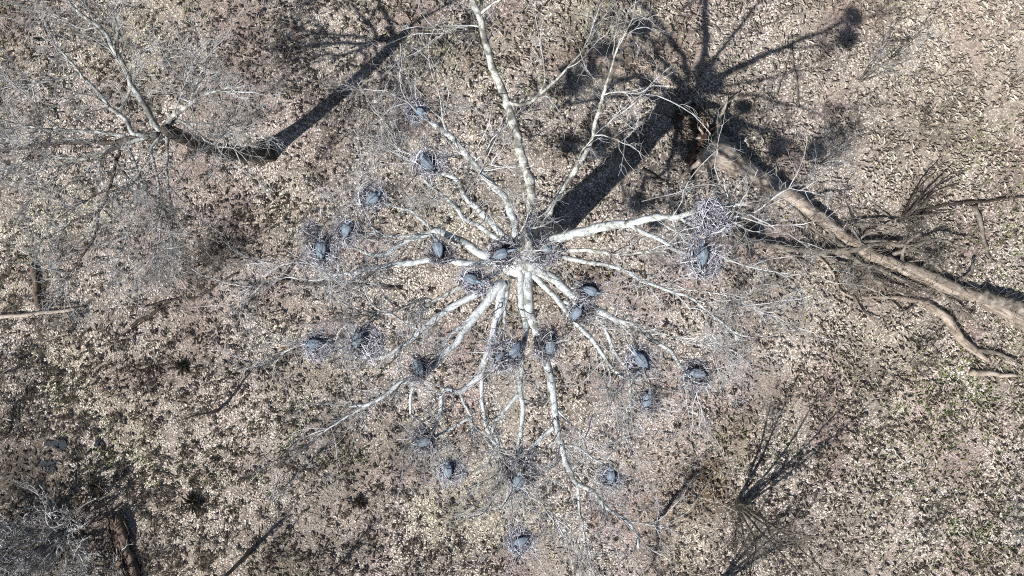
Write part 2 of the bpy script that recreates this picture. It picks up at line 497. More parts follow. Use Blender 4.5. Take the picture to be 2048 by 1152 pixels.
def resample(p, m):
    s = np.r_[0, np.cumsum(np.linalg.norm(np.diff(p, axis=0), axis=1))]
    t = np.linspace(0, s[-1], m)
    return np.stack([np.interp(t, s, p[:, k]) for k in range(3)], -1), s[-1]


def twig_set(paths, dens, l1, l2, l3, r1, r2, r3, tmin=.25, k2=5, k3=4, up=.12, mb=None, k4=0):
    mb = mb or MB()
    for p in paths:
        q, L = resample(p, 24)
        k = max(2, int(L * dens * (1 - tmin)))
        a, ra = grow(q[None], k, l1, r1, 8, .8, .85, up, .19, .02, tmin=tmin)
        # the limb's own tip frays out as well
        b, rb = grow(q[None, -4:], 3, l1, r1, 8, .5, .9, up, .18, .02, tmin=.5)
        a = np.concatenate([a, b]); ra = np.concatenate([ra, rb])
        mb.tubes(a, ra, 4)
        c, rc = grow(a, k2, l2, r2, 6, .8, .75, up, .24, .03, tmin=.12)
        mb.tubes(c, rc, 3)
        d, rd = grow(c, k3, l3, r3, 4, .8, .8, up, .25, .04, tmin=.15)
        mb.tubes(d, rd, 3)
        if k4:
            e, re = grow(d, k4, (.08, .22), (.0025, .004), 3, .8, .8, up, .2, .04, tmin=.3)
            mb.tubes(e, re, 3)
    return mb


def build_tree(root, limbs, origin, mat_default, tmat, tw, sides=9, zf=10.3, zs=.95, zt=12.6, wf=.88):
    for spec in limbs:
        pts, z0, z1, w0, w1 = spec[:5]
        brs = spec[5] if len(spec) > 5 else []
        dv = np.array([pts[-1][0] - pts[0][0], pts[0][1] - pts[-1][1]], float); dv /= np.hypot(*dv)
        zse = .05 + zs * max(0.0, float((dv[0] + dv[1]) * .7071)) ** 1.5      # the shaded side climbs, the sunny side lies flat
        fz = lambda z: zt + (z - zf) * zse
        m = spec[6] if len(spec) > 6 and spec[6] is not None else mat_default
        tm = spec[7] if len(spec) > 7 else .25
        p, r = limb_path(pts, fz(z0), fz(z1), w0 * wf, w1 * wf)
        REG.append(np.c_[to_px(p), p[:, 2]])
        mb = MB(); mb.tubes(p, r, sides, lump=.035, caps=True)
        lo = mb.build('limb', m, root, origin)
        paths = [p]
        for bs in brs:
            bp, bz1, bw0, bw1 = bs
            e = to_px(p) - np.array(bp[0]); i = int(np.argmin((e ** 2).sum(1)))
            src = p
            for q in paths[1:]:
                e2 = to_px(q) - np.array(bp[0]); j = int(np.argmin((e2 ** 2).sum(1)))
                if (e2[j] ** 2).sum() < ((to_px(src)[i] - np.array(bp[0])) ** 2).sum():
                    src, i = q, j
            bp = [tuple(to_px(src)[i])] + list(bp[1:])
            b, br = limb_path(bp, src[i, 2], fz(bz1), bw0 * wf, bw1 * wf, wob=.018)
            REG.append(np.c_[to_px(b), b[:, 2]])
            mb = MB(); mb.tubes(b, br, 7, lump=.035, caps=True)
            mb.build('branch', m, lo, origin)
            paths.append(b)
        tw2 = dict(tw)
        if len(spec) > 8:
            tw2['dens'] = tw['dens'] * spec[8]; tw2['k2'] = 4
        mb = twig_set(paths[:1], tmin=tm, **tw2)
        if len(paths) > 1:
            twig_set(paths[1:], tmin=.2, mb=mb, **tw2)
        mb.build('twigs', tmat, lo, origin, kind='stuff')


def trunk_mesh(p, r, sides, flute=.06, flare=1.6, lump=.02):
    """p (n,3) upward path; fluted and flared at the foot, domed at the top"""
    n = len(p); a = np.arange(sides) * 2 * np.pi / sides
    t = np.linspace(0, 1, n)
    ph = rng.uniform(0, 6.28, 3)
    out = []
    for i in range(n):
        fl = np.exp(-t[i] * 9)
        rr = r[i] * (1 + fl * (flare - 1) * (.75 + .35 * np.cos(5 * a + ph[0]) + .15 * np.cos(3 * a + ph[1])) + flute * np.cos(4 * a + ph[2] + 2 * t[i]) + lump * rng.standard_normal(sides))
        out.append(np.stack([p[i, 0] + rr * np.cos(a), p[i, 1] + rr * np.sin(a), np.full(sides, p[i, 2])], -1))
    v = np.array(out)
    mb = MB()
    base = np.arange(n - 1)[:, None] * sides; k = np.arange(sides)[None]; k2 = (k + 1) % sides
    q = np.stack([base + k, base + k2, base + sides + k2, base + sides + k], -1).reshape(-1, 4)
    mb.add(v, [q, (np.arange(sides)[None] + (n - 1) * sides)])
    return mb


# ------------------------------------------------------------------ the great sycamore
B0 = P(1080, 482, 0); TOP = P(1034, 512, 12.95)
syc = thing('sycamore_tree', B0, 'huge bare white limbed sycamore filling the middle, carrying all the heron nests', 'tree')
t = np.linspace(0, 1, 40)
path = B0[None] * (1 - t[:, None]) + TOP[None] * t[:, None]; path[0, 2] = -.3
path[:, 0] += .12 * np.sin(t * 5); path[:, 1] += .1 * np.sin(t * 4 + 1)
rad = np.interp(t, [0, .15, .75, .88, .94, .98, 1], [.88, .76, .66, .80, .74, .5, .22])
trunk_mesh(path, rad, 28).build('trunk', SYC_TRUNK, syc, B0)

SYCL = [
    # up limb
    ([(1060, 500), (1062, 440), (1060, 370), (1041, 300), (1023, 240), (1010, 190), (985, 130), (971, 80), (956, 30), (938, -14), (925, -60)], 10.3, 17.5, 25, 13,
     [([(1016, 205), (1055, 207), (1077, 190), (1090, 150), (1085, 108)], 15.2, 9, 3), ([(1077, 190), (1110, 160), (1150, 120), (1180, 78)], 16, 7, 2),
      ([(966, 57), (922, 52), (885, 66)], 16.8, 5, 2), ([(958, 30), (985, 8), (1020, -12)], 17.5, 6, 3), ([(1014, 195), (975, 205), (950, 212)], 15, 3, 1.5)], SYC_DIM, .45, .3),
    ([(1078, 480), (1110, 400), (1150, 340), (1180, 290), (1195, 230), (1205, 190), (1222, 150), (1238, 95)], 9.9, 14.5, 17, 4,
     [([(1150, 340), (1165, 300), (1190, 270), (1215, 250)], 13.5, 4, 2), ([(1204, 190), (1230, 185), (1262, 190)], 14, 3, 1.5)], SYC_DIM, .5, .35),
    # up left fan
    ([(1036, 478), (1015, 400), (985, 370), (950, 330), (920, 295), (890, 265), (862, 245), (836, 220), (818, 205)], 10.3, 15.6, 19, 10,
     [([(893, 265), (886, 235), (880, 195)], 16, 6, 3), ([(948, 325), (975, 300), (1000, 262)], 15.5, 4, 2), ([(920, 340), (955, 345), (985, 330)], 15, 4, 2)], None, .3),
    ([(1020, 485), (973, 436), (952, 416), (929, 389), (918, 365), (886, 345), (860, 332)], 10.2, 15.0, 17, 9,
     [([(865, 333), (835, 310), (800, 300), (790, 262)], 16.2, 5, 2), ([(858, 330), (812, 318), (775, 300)], 16.4, 5, 2)], None, .3),
    ([(1012, 492), (967, 457), (929, 436), (908, 413), (885, 392), (845, 358)], 10.0, 14.6, 13, 7,
     [([(936, 440), (950, 420), (985, 430)], 13.4, 3, 1.5)], None, .4),
    # left
    ([(1010, 508), (967, 507), (941, 492), (914, 480), (893, 468), (870, 460), (843, 471), (818, 480), (796, 493), (772, 510), (737, 508), (700, 492)], 10.2, 15.2, 23, 6,
     [([(866, 460), (855, 449), (834, 433), (823, 421), (802, 417), (778, 408), (748, 398)], 15.8, 9, 5),
      ([(840, 470), (814, 471), (796, 473), (755, 471), (749, 460), (734, 439), (721, 415), (716, 385), (724, 350)], 16.4, 7, 3),
      ([(752, 468), (713, 464), (692, 455)], 15.6, 5, 4)], None, .35),
    ([(1005, 515), (960, 528), (935, 530), (905, 522), (855, 519), (826, 525), (796, 529), (767, 533), (737, 538), (708, 542), (668, 549), (640, 545)], 10.0, 14.8, 19, 8,
     [([(680, 546), (675, 524), (668, 512), (645, 500)], 15.4, 8, 5), ([(668, 549), (630, 560), (580, 555), (520, 565)], 15.8, 5, 2), ([(905, 522), (890, 510), (880, 502)], 14.0, 6, 5),
      ([(668, 512), (640, 525), (600, 525), (560, 530)], 16, 4, 2)], SYC_WHITE, .4),
    # lower left fan
    ([(1000, 540), (960, 562), (926, 570), (893, 587), (867, 604), (849, 616), (834, 626), (814, 643), (790, 632), (768, 622), (740, 632)], 9.9, 14.0, 15, 6,
     [([(867, 604), (849, 598), (846, 606)], 12.6, 7, 5), ([(745, 630), (735, 660), (720, 680)], 14.6, 5, 4), ([(768, 622), (745, 610), (725, 575)], 15, 4, 2)], SYC_DIM, .4),
    ([(1002, 565), (952, 590), (914, 609), (879, 631), (849, 654), (826, 675), (802, 693), (778, 710), (752, 716), (725, 713), (693, 702), (660, 693), (635, 690)], 9.9, 14.8, 18, 7,
     [([(834, 660), (814, 646), (787, 631), (764, 625)], 13.6, 6, 3), ([(640, 690), (600, 690), (560, 706)], 15.2, 6, 3), ([(740, 715), (760, 700), (730, 685)], 14.8, 6, 4)], SYC_WHITE, .35),
    ([(1008, 565), (988, 581), (973, 604), (952, 634), (929, 663), (905, 693), (879, 717), (855, 740), (834, 757), (802, 763), (772, 787), (764, 796), (737, 808), (700, 812)], 10.1, 15.2, 21, 7,
     [([(834, 757), (822, 784), (821, 825), (834, 837), (850, 852), (856, 876)], 14.6, 8, 5), ([(737, 808), (700, 830), (660, 855), (630, 880)], 15.8, 5, 2), ([(838, 752), (836, 742), (838, 736)], 14.6, 8, 6)], SYC_WHITE, .45),
    ([(1000, 575), (966, 612), (941, 637), (914, 660), (890, 688), (868, 722)], 9.8, 13.6, 12, 8, [], SYC_WHITE, .6),
    # downwards
    ([(1012, 565), (1003, 581), (1000, 613), (991, 651), (985, 678), (976, 705), (970, 725), (964, 746), (952, 760), (929, 775), (911, 780), (890, 777), (885, 796), (876, 831), (866, 862)], 10.1, 14.5, 24, 7,
     [([(962, 748), (964, 802), (973, 849), (979, 872), (1003, 908), (1010, 930)], 14.8, 10, 7), ([(920, 778), (926, 799), (941, 831), (949, 855), (979, 884), (997, 914)], 14.6, 7, 5),
      ([(930, 835), (915, 850), (890, 862), (862, 872)], 14.6, 7, 5), ([(997, 914), (1000, 945), (1000, 975), (985, 1000)], 15.2, 4, 2)], SYC_WHITE, .35),
    ([(1016, 560), (1014, 590), (1010, 625), (1006, 660), (1004, 690)], 9.8, 12.5, 11, 5, [], None, .3),
    ([(1046, 530), (1058, 548), (1057, 581), (1058, 616), (1067, 651), (1078, 685), (1088, 716), (1096, 740), (1104, 769), (1108, 799), (1113, 825), (1116, 852), (1123, 890), (1129, 920), (1141, 943), (1155, 967), (1188, 984), (1214, 1019), (1249, 1039), (1268, 1068), (1273, 1095)], 10.2, 16.6, 24, 6,
     [([(1113, 853), (1105, 857), (1082, 875), (1067, 893), (1052, 914), (1045, 930)], 14.8, 11, 7), ([(1155, 967), (1156, 990), (1162, 1029), (1167, 1061), (1170, 1095)], 16.4, 8, 3),
      ([(1110, 815), (1129, 833), (1147, 855), (1158, 863)], 13.8, 6, 3), ([(1124, 885), (1155, 896), (1176, 908), (1194, 920), (1216, 932), (1221, 948)], 15.2, 7, 4),
      ([(1249, 1039), (1285, 1048), (1320, 1052)], 16.8, 4, 2), ([(1141, 943), (1160, 920), (1190, 950), (1210, 990)], 15.6, 3, 1.5)], None, .4),
    ([(1040, 540), (1043, 587), (1042, 610), (1049, 634), (1052, 666), (1045, 698), (1042, 737), (1040, 763), (1042, 793), (1046, 819), (1045, 849), (1042, 872), (1034, 896), (1040, 925)], 10.0, 14.6, 15, 9,
     [([(1038, 784), (1017, 810), (999, 834), (987, 861), (993, 872), (999, 902), (1012, 932)], 14.8, 10, 7), ([(1050, 634), (1062, 646), (1078, 672), (1092, 682)], 13.6, 7, 5),
      ([(1045, 698), (1030, 706), (1010, 702)], 13.2, 6, 4), ([(1040, 925), (1045, 975), (1048, 1020), (1042, 1070)], 16.0, 7, 4), ([(1046, 985), (1080, 1005), (1110, 1035), (1120, 1060)], 16.2, 5, 2)], None, .3),
    # lower right
    ([(1040, 520), (1046, 527), (1073, 539), (1105, 557), (1132, 578), (1158, 598), (1185, 613), (1206, 628), (1235, 643), (1262, 648), (1288, 663), (1303, 678), (1332, 696), (1350, 711), (1364, 732), (1384, 752)], 10.4, 15.6, 24, 6,
     [([(1132, 578), (1155, 573), (1178, 577)], 13.2, 6, 4), ([(1296, 670), (1330, 668), (1370, 682), (1420, 690)], 15.8, 4, 2), ([(1384, 752), (1396, 790), (1405, 830)], 16.4, 4, 2), ([(1240, 645), (1262, 668), (1276, 700), (1281, 715)], 14.8, 5, 4)], None, .35),
    ([(1062, 548), (1082, 563), (1105, 587), (1129, 616), (1152, 643), (1173, 666), (1194, 693), (1209, 713), (1220, 731), (1247, 754)], 10.0, 14.2, 15, 7,
     [([(1212, 718), (1219, 746), (1222, 760), (1205, 790), (1185, 830)], 14.6, 6, 2), ([(1132, 618), (1150, 614), (1158, 622)], 12.8, 7, 5)], None, .3),
    ([(1128, 600), (1165, 620), (1200, 640), (1211, 663), (1223, 690), (1235, 716), (1253, 737), (1260, 760), (1262, 787), (1258, 815)], 11.5, 14.6, 10, 6,
     [([(1260, 762), (1280, 760), (1292, 740), (1285, 722)], 14.8, 6, 4), ([(1262, 787), (1280, 795), (1294, 798)], 14.8, 6, 4), ([(1258, 815), (1245, 850), (1255, 900)], 15.4, 3, 1.5)], None, .3),
    # right
    ([(1070, 498), (1102, 485), (1129, 474), (1158, 466), (1194, 457), (1229, 451), (1256, 448), (1279, 443), (1312, 436), (1347, 435), (1377, 427), (1403, 421), (1440, 412), (1480, 408)], 10.4, 15.6, 27, 7,
     [([(1256, 448), (1288, 466), (1315, 477), (1347, 495), (1371, 507), (1402, 514)], 15.2, 12, 8), ([(1362, 434), (1383, 451), (1400, 460), (1412, 474), (1410, 500)], 15.4, 6, 4),
      ([(1455, 410), (1497, 427), (1534, 406), (1552, 391), (1585, 375)], 16.6, 5, 3), ([(1412, 470), (1440, 445), (1480, 435), (1520, 445)], 16, 5, 3), ([(1440, 412), (1455, 395), (1440, 370)], 16, 5, 2),
      ([(1402, 514), (1450, 520), (1500, 535), (1560, 545)], 16.2, 5, 2)], None, .4, .6),
    ([(1072, 505), (1105, 501), (1141, 501), (1170, 501), (1206, 504), (1250, 507), (1310, 500)], 10.0, 12.6, 13, 5, [], SYC_DIM, .45),
    ([(1066, 508), (1100, 508), (1135, 516), (1164, 522), (1194, 528), (1229, 536), (1259, 548), (1288, 560), (1318, 575), (1353, 587), (1383, 596), (1440, 640), (1480, 680)], 10.0, 14.0, 12, 4,
     [([(1318, 575), (1380, 580), (1450, 590), (1520, 620)], 14.6, 4, 1.5), ([(1353, 587), (1390, 630), (1450, 700)], 14.4, 3, 1.5)], None, .3),
    # short crooked pieces over the crotch
    ([(1000, 525), (992, 515), (1000, 505), (1022, 503), (1035, 505)], 11.2, 11.9, 6, 4, [], None, .3),
    ([(1040, 510), (1055, 512), (1066, 528)], 11.1, 11.5, 6, 4, [], None, .3),
    ([(1032, 490), (1040, 465), (1048, 448)], 10.6, 12.8, 7, 3, [], None, .3),
]
build_tree(syc, SYCL, B0, SYC, TWIG,
           dict(dens=3.5, l1=(.7, 2.9), l2=(.3, 1.2), l3=(.12, .5), r1=(.013, .030), r2=(.006, .011), r3=(.0035, .0065), k2=7, k3=4, up=.03))

# ------------------------------------------------------------------ grey tree at the left
B1 = P(528, 306, 0); T1 = P(328, 258, 10.4)
lt = thing('grey_tree', B1, 'tall grey barked bare tree at the upper left, dark trunk leaning to the left', 'tree')
t = np.linspace(0, 1, 36)
path = B1[None] * (1 - t[:, None]) + T1[None] * t[:, None]; path[0, 2] = -.3
path[:, 1] -= .35 * np.sin(t * math.pi)
rad = np.interp(t, [0, .15, .8, .95, 1], [.44, .36, .28, .25, .15])
trunk_mesh(path, rad, 22, .05, 1.7).build('trunk', GREY_TRUNK, lt, B1)
GL = [
    ([(322, 262), (312, 253), (295, 219), (274, 187), (264, 167), (243, 125), (229, 97), (219, 76), (198, 55), (174, 38), (149, 17), (130, -6)], 8.6, 14, 15, 6,
     [([(229, 97), (236, 76), (233, 45), (226, 24), (243, 3)], 14.5, 6, 3), ([(262, 165), (262, 130), (278, 110)], 13, 4, 2), ([(198, 55), (170, 60), (120, 40)], 14.4, 3, 2)], None, .3),
    ([(318, 268), (290, 272), (266, 268), (257, 246), (240, 229), (222, 215), (205, 198), (191, 180), (174, 160), (160, 146), (139, 118), (110, 90)], 8.5, 13, 13, 4,
     [([(236, 224), (250, 201), (260, 177), (274, 149), (281, 128)], 13, 8, 4), ([(160, 146), (120, 155), (70, 165)], 13.6, 4, 2)], None, .3),
    ([(318, 268), (278, 276), (250, 279), (208, 285), (167, 285), (104, 287), (52, 295), (0, 298), (-40, 300)], 8.6, 12.6, 14, 6,
     [([(265, 278), (243, 288), (215, 302), (198, 323)], 10.6, 13, 6), ([(215, 302), (240, 330), (257, 354), (278, 375), (295, 385), (317, 400)], 12, 7, 3), ([(104, 287), (70, 300), (40, 330)], 13, 4, 2)], GREY_TRUNK, .35),
    ([(250, 270), (201, 266), (163, 262), (122, 259), (80, 257), (42, 250), (7, 240), (-30, 230)], 9.5, 13.2, 9, 4,
     [([(120, 259), (83, 226), (62, 198), (35, 174), (10, 150)], 13.6, 5, 2), ([(80, 257), (50, 275), (10, 270)], 13.4, 4, 2)], None, .3),
    ([(230, 292), (174, 316), (118, 316), (69, 323), (28, 332), (-20, 345)], 9.8, 13, 8, 4,
     [([(150, 316), (87, 340), (49, 356), (17, 370), (-10, 385)], 13.4, 5, 3), ([(165, 316), (140, 332), (100, 360), (60, 400)], 13.4, 4, 2)], None, .3),
    ([(300, 272), (260, 285), (253, 292), (267, 319), (278, 358), (290, 380), (300, 420)], 9.3, 12.6, 9, 4,
     [([(278, 358), (273, 398), (262, 446), (248, 489), (233, 526)], 13.6, 6, 3)], None, .3),
    ([(326, 272), (302, 300), (311, 340), (316, 382), (321, 435), (317, 489), (312, 530)], 9.2, 13.6, 8, 3, [([(316, 385), (330, 420), (340, 470)], 13, 4, 2)], None, .3),
    ([(334, 270), (333, 300), (332, 330), (336, 365), (345, 420), (345, 453), (345, 522)], 9.0, 13.4, 7, 3, [], None, .3),
    ([(240, 300), (225, 350), (219, 380), (199, 427), (190, 471), (160, 518), (120, 573)], 10.0, 13.8, 8, 3,
     [([(199, 427), (150, 440), (120, 470)], 13.6, 4, 2), ([(219, 380), (170, 400), (110, 440)], 13.4, 4, 2)], GREY_TRUNK, .3),
    ([(326, 260), (347, 230), (375, 212), (399, 194), (434, 182), (455, 182)], 9.0, 12.6, 12, 3,
     [([(375, 210), (392, 174), (403, 146), (417, 108)], 13, 6, 2.5), ([(347, 230), (362, 190), (370, 160)], 12.4, 5, 2), ([(300, 330), (270, 360), (230, 380)], 12, 3, 2)], None, .25),
    ([(332, 258), (354, 242), (382, 257), (403, 271), (420, 287), (470, 300)], 9.0, 11.5, 9, 3, [([(360, 244), (410, 250), (470, 248)], 11.5, 4, 2), ([(385, 258), (440, 268), (510, 262)], 11.4, 4, 2)], None, .15),
]
build_tree(lt, GL, B1, GREY, GTWIG,
           dict(dens=4.4, l1=(.7, 3.0), l2=(.3, 1.2), l3=(.12, .5), r1=(.012, .026), r2=(.006, .011), r3=(.0035, .0065), k2=7, k3=4), zf=8.9, zs=.6, zt=10.0)

# ------------------------------------------------------------------ nests and herons
REGA = np.concatenate(REG)


def limb_z(px, py):
    d = (REGA[:, 0] - px) ** 2 + (REGA[:, 1] - py) ** 2
    k = np.argsort(d)[:6]
    return float(REGA[k, 2].max())


def make_nest(seed, white, R=.46):
    global rng
    old, rng = rng, np.random.default_rng(seed)
    root = thing('heron_nest', (0, 0, 0), 'x', 'nest', 'heron nests in the sycamore')
    n = 420
    a = rng.uniform(0, 2 * np.pi, n); h = rng.uniform(0, 1, n)
    rr = R * (.50 + .5 * h ** .6) * rng.uniform(.72, 1.2, n); z = -.06 + .26 * h * rng.uniform(.6, 1.1, n)
    td = a + np.pi / 2 + rng.normal(0, .95, n)
    L = rng.uniform(.15, .62, n)
    el = rng.uniform(.75, 1.0); off = rng.normal(0, .05, 2)
    mid = np.stack([rr * np.cos(a) + off[0], rr * np.sin(a) * el + off[1], z], -1)
    d = np.stack([np.cos(td), np.sin(td), rng.normal(0, .18, n)], -1)
    inw = -np.stack([np.cos(a), np.sin(a), 0 * a], -1)
    s = np.array([-.5, -.17, .17, .5])
    pts = mid[:, None] + d[:, None] * (L[:, None] * s)[..., None] + inw[:, None] * (L[:, None] ** 2 * s ** 2 * .9)[..., None]
    pal = np.array([(.05, .045, .05), (.12, .115, .13), (.25, .25, .285), (.48, .49, .56), (.70, .71, .78)])
    p = np.array([.28, .30, .22, .13, .07]) if not white else np.array([.10, .18, .26, .27, .19])
    col = pal[rng.choice(5, n, p=p)]
    mb = MB(); mb.tubes(pts, rng.uniform(.006, .013, n)[:, None] * np.array([.8, 1, 1, .6]), 3, col=col)
    mb.build('stick_bowl', STICK, root, color=True, kind='stuff')
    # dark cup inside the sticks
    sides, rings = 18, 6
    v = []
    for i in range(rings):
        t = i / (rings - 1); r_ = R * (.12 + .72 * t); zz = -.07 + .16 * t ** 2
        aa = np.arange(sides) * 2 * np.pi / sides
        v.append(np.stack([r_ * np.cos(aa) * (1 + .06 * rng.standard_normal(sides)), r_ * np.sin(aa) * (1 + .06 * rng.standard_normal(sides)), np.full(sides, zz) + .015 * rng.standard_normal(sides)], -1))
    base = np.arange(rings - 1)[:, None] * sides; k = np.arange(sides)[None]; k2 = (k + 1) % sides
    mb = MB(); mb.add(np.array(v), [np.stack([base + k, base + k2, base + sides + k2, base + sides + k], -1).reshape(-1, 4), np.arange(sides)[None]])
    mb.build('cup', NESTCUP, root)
    # whitewashed sprays hanging out round the rim
    n = 70 if white else 36
    a = rng.uniform(0, 6.28) + rng.normal(0, 1.25, n)
    p0 = np.stack([R * .8 * np.cos(a), R * .8 * np.sin(a), rng.uniform(-.1, .1, n)], -1)
    p1 = p0 + np.stack([.3 * np.cos(a), .3 * np.sin(a), 0 * a], -1)
    sp, sr = grow(np.stack([p0, p1], 1), 2, (.12, .42), (.006, .011), 5, .9, .7, -.05, .3, -.02, tmin=0, tmax=.6)
    mb = MB(); mb.tubes(sp, sr, 3, col=pal[rng.choice([2, 3, 4, 4, 1], len(sp))])
    s2, r2 = grow(sp, 2, (.08, .2), (.003, .005), 4, .9, .6, 0, .3)
    mb.tubes(s2, r2, 3, col=pal[rng.choice([2, 3, 4, 4, 1], len(s2))])
    mb.build('loose_sprays', STICK, root, color=True, kind='stuff')
    rng = old
    return root


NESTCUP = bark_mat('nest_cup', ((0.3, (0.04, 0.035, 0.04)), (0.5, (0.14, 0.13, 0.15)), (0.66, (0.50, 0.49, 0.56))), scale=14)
FEATH = bark_mat('blue_grey_feather', ((0.3, (0.135, 0.18, 0.235)), (0.7, (0.21, 0.265, 0.33))), fine=((0.3, (0.7, 0.7, 0.72)), (0.6, (1, 1, 1))), scale=8, stretch=(3, .8, 1), bs=.25)
FEATH2 = bark_mat('slate_wing_feather', ((0.3, (0.105, 0.145, 0.19)), (0.7, (0.20, 0.255, 0.315))), fine=((0.3, (0.6, 0.6, 0.62)), (0.6, (1, 1, 1))), scale=7, stretch=(4, .7, 1), bs=.35)
WHITEF = bark_mat('white_feather', ((0.3, (0.5, 0.5, 0.5)), (0.6, (0.7, 0.7, 0.7))), scale=8)
PLUME = bark_mat('pale_plume', ((0.3, (0.20, 0.24, 0.28)), (0.6, (0.36, 0.40, 0.44))), scale=8)
BLACKF = bark_mat('black_feather', ((0.3, (0.012, 0.013, 0.017)), (0.7, (0.03, 0.032, 0.04))), scale=8)
BILL, bnt, bb = mat_new('bill_horn', .5, .4); bb.inputs['Base Color'].default_value = (.50, .36, .13, 1)
EYE, bnt, bb = mat_new('eye', .2, .5); bb.inputs['Base Color'].default_value = (.55, .42, .05, 1)


def loft(sp, sides=14, xs=None):
    """sp rows: x, y, z, rx, rz along a spine"""
    sp = np.asarray(sp, float)
    c = catmull(sp, .035)
    p = c[:, :3]; T = norm(np.gradient(p, axis=0))
    u = np.array([1.0, 0, 0])[None] - T * T[:, :1]; u = norm(u); v = np.cross(T, u)
    a = np.arange(sides) * 2 * np.pi / sides
    rx = np.maximum(c[:, 3], .002); rz = np.maximum(c[:, 4], .002)
    V = p[:, None] + (rx[:, None] * np.cos(a))[..., None] * u[:, None] + (rz[:, None] * np.sin(a))[..., None] * v[:, None]
    n = len(p); base = np.arange(n - 1)[:, None] * sides; k = np.arange(sides)[None]; k2 = (k + 1) % sides
    q = np.stack([base + k, base + sides + k, base + sides + k2, base + k2], -1).reshape(-1, 4)
    mb = MB(); mb.add(V, [q, np.arange(sides)[None], (np.arange(sides)[::-1] + (n - 1) * sides)[None]])
    return mb


def make_heron(turn, reach):
    """heron settled on a nest, facing +Y; turn = how far the head is turned aside, reach = neck pushed forward"""
    root = thing('heron', (0, 0, 0), 'x', 'heron', 'herons sitting on the nests')
    hx = turn * .10; r = reach
    hy, hz = .275 + r * .15, .33 - r * .05
    body = [(0, -.40, .10, .012, .008), (0, -.36, .105, .035, .018), (0, -.26, .125, .07, .06), (0, -.12, .145, .105, .10), (0, .02, .165, .128, .125), (0, .12, .165, .12, .115),
            (0, .20, .165, .085, .085), (0, .245, .19, .052, .06), (hx * .2, .255 + r * .05, .235, .036, .04), (hx * .5, .235 + r * .09, .275, .031, .033), (hx * .8, .235 + r * .11, .31, .029, .03),
            (hx, hy, hz, .036, .033), (hx + turn * .03, hy + .04, hz, .031, .029), (hx + turn * .055, hy + .075, hz - .006, .016, .016), (hx + turn * .065, hy + .09, hz - .008, .007, .007)]
    loft(body).build('body', FEATH, root)
    for s in (-1, 1):
        w = [(s * .055, .19, .20, .01, .01), (s * .078, .15, .205, .05, .045), (s * .088, .06, .21, .072, .058), (s * .080, -.06, .20, .069, .052), (s * .058, -.18, .175, .053, .04), (s * .036, -.28, .15, .034, .025), (s * .018, -.37, .128, .01, .008)]
        wo = loft(w, 12).build('wing', FEATH2, root)
        mb = MB()
        for j in range(6):                                   # long dark flight feathers past the wing tip
            x0 = s * (.075 - .010 * j); p = np.array([[x0, -.10, .215 - .004 * j], [x0 * .8, -.24, .19 - .004 * j], [x0 * .42, -.40 - .006 * j, .135]])
            mb.tubes(catmull(p, .06), np.interp(np.linspace(0, 1, len(catmull(p, .06))), [0, .6, 1], [.008, .012, .003]), 4)
        mb.build('flight_feathers', BLACKF, wo)
        ev = np.array([hx + turn * .02 + s * .026, hy + .025, hz + .012])
        mb = MB(); d = np.array([(1, 0, 0), (-1, 0, 0), (0, 1, 0), (0, -1, 0), (0, 0, 1), (0, 0, -1)]) * .008
        mb.add(ev + d, np.array([(0, 2, 4), (2, 1, 4), (1, 3, 4), (3, 0, 4), (2, 0, 5), (1, 2, 5), (3, 1, 5), (0, 3, 5)]))
        mb.build('eye', EYE, root)
        pl = np.array([[hx + s * .016, hy + .01, hz + .028], [hx + s * .022, hy - .06, hz + .035], [hx * .6 + s * .02, hy - .15, hz + .012]])
        mb = MB(); mb.tubes(catmull(pl, .03), np.linspace(.013, .002, len(catmull(pl, .03))), 5, caps=True); mb.build('crest_plume', BLACKF, root)
    hd = [(hx, hy - .045, hz + .01, .008, .006), (hx, hy - .015, hz + .026, .020, .012), (hx + turn * .02, hy + .025, hz + .024, .018, .012), (hx + turn * .04, hy + .06, hz + .010, .009, .007)]
    loft(hd, 8).build('white_crown', WHITEF, root)
    mb = MB()
    for j in range(9):                                       # long pale plumes trailing over the back
        x0 = (j - 4) * .022 + float(rng.normal(0, .006)); y1 = -.20 - .10 * rng.random()
        pp = np.array([[x0 * .8, .16, .285 - abs(x0) * .3], [x0, .02, .297 - abs(x0) * .45], [x0 * .8 + float(rng.normal(0, .012)), y1, .205]])
        cc = catmull(pp, .06); mb.tubes(cc, np.linspace(.008, .002, len(cc)), 3)
    mb.build('back_plumes', PLUME, root)
    bl = np.array([[hx + turn * .06, hy + .08, hz - .007], [hx + turn * .10, hy + .15, hz - .014], [hx + turn * .14, hy + .215, hz - .022]])
    mb = MB(); mb.tubes(bl, np.array([.013, .009, .002]), 6, caps=True); mb.build('bill', BILL, root)
    return root


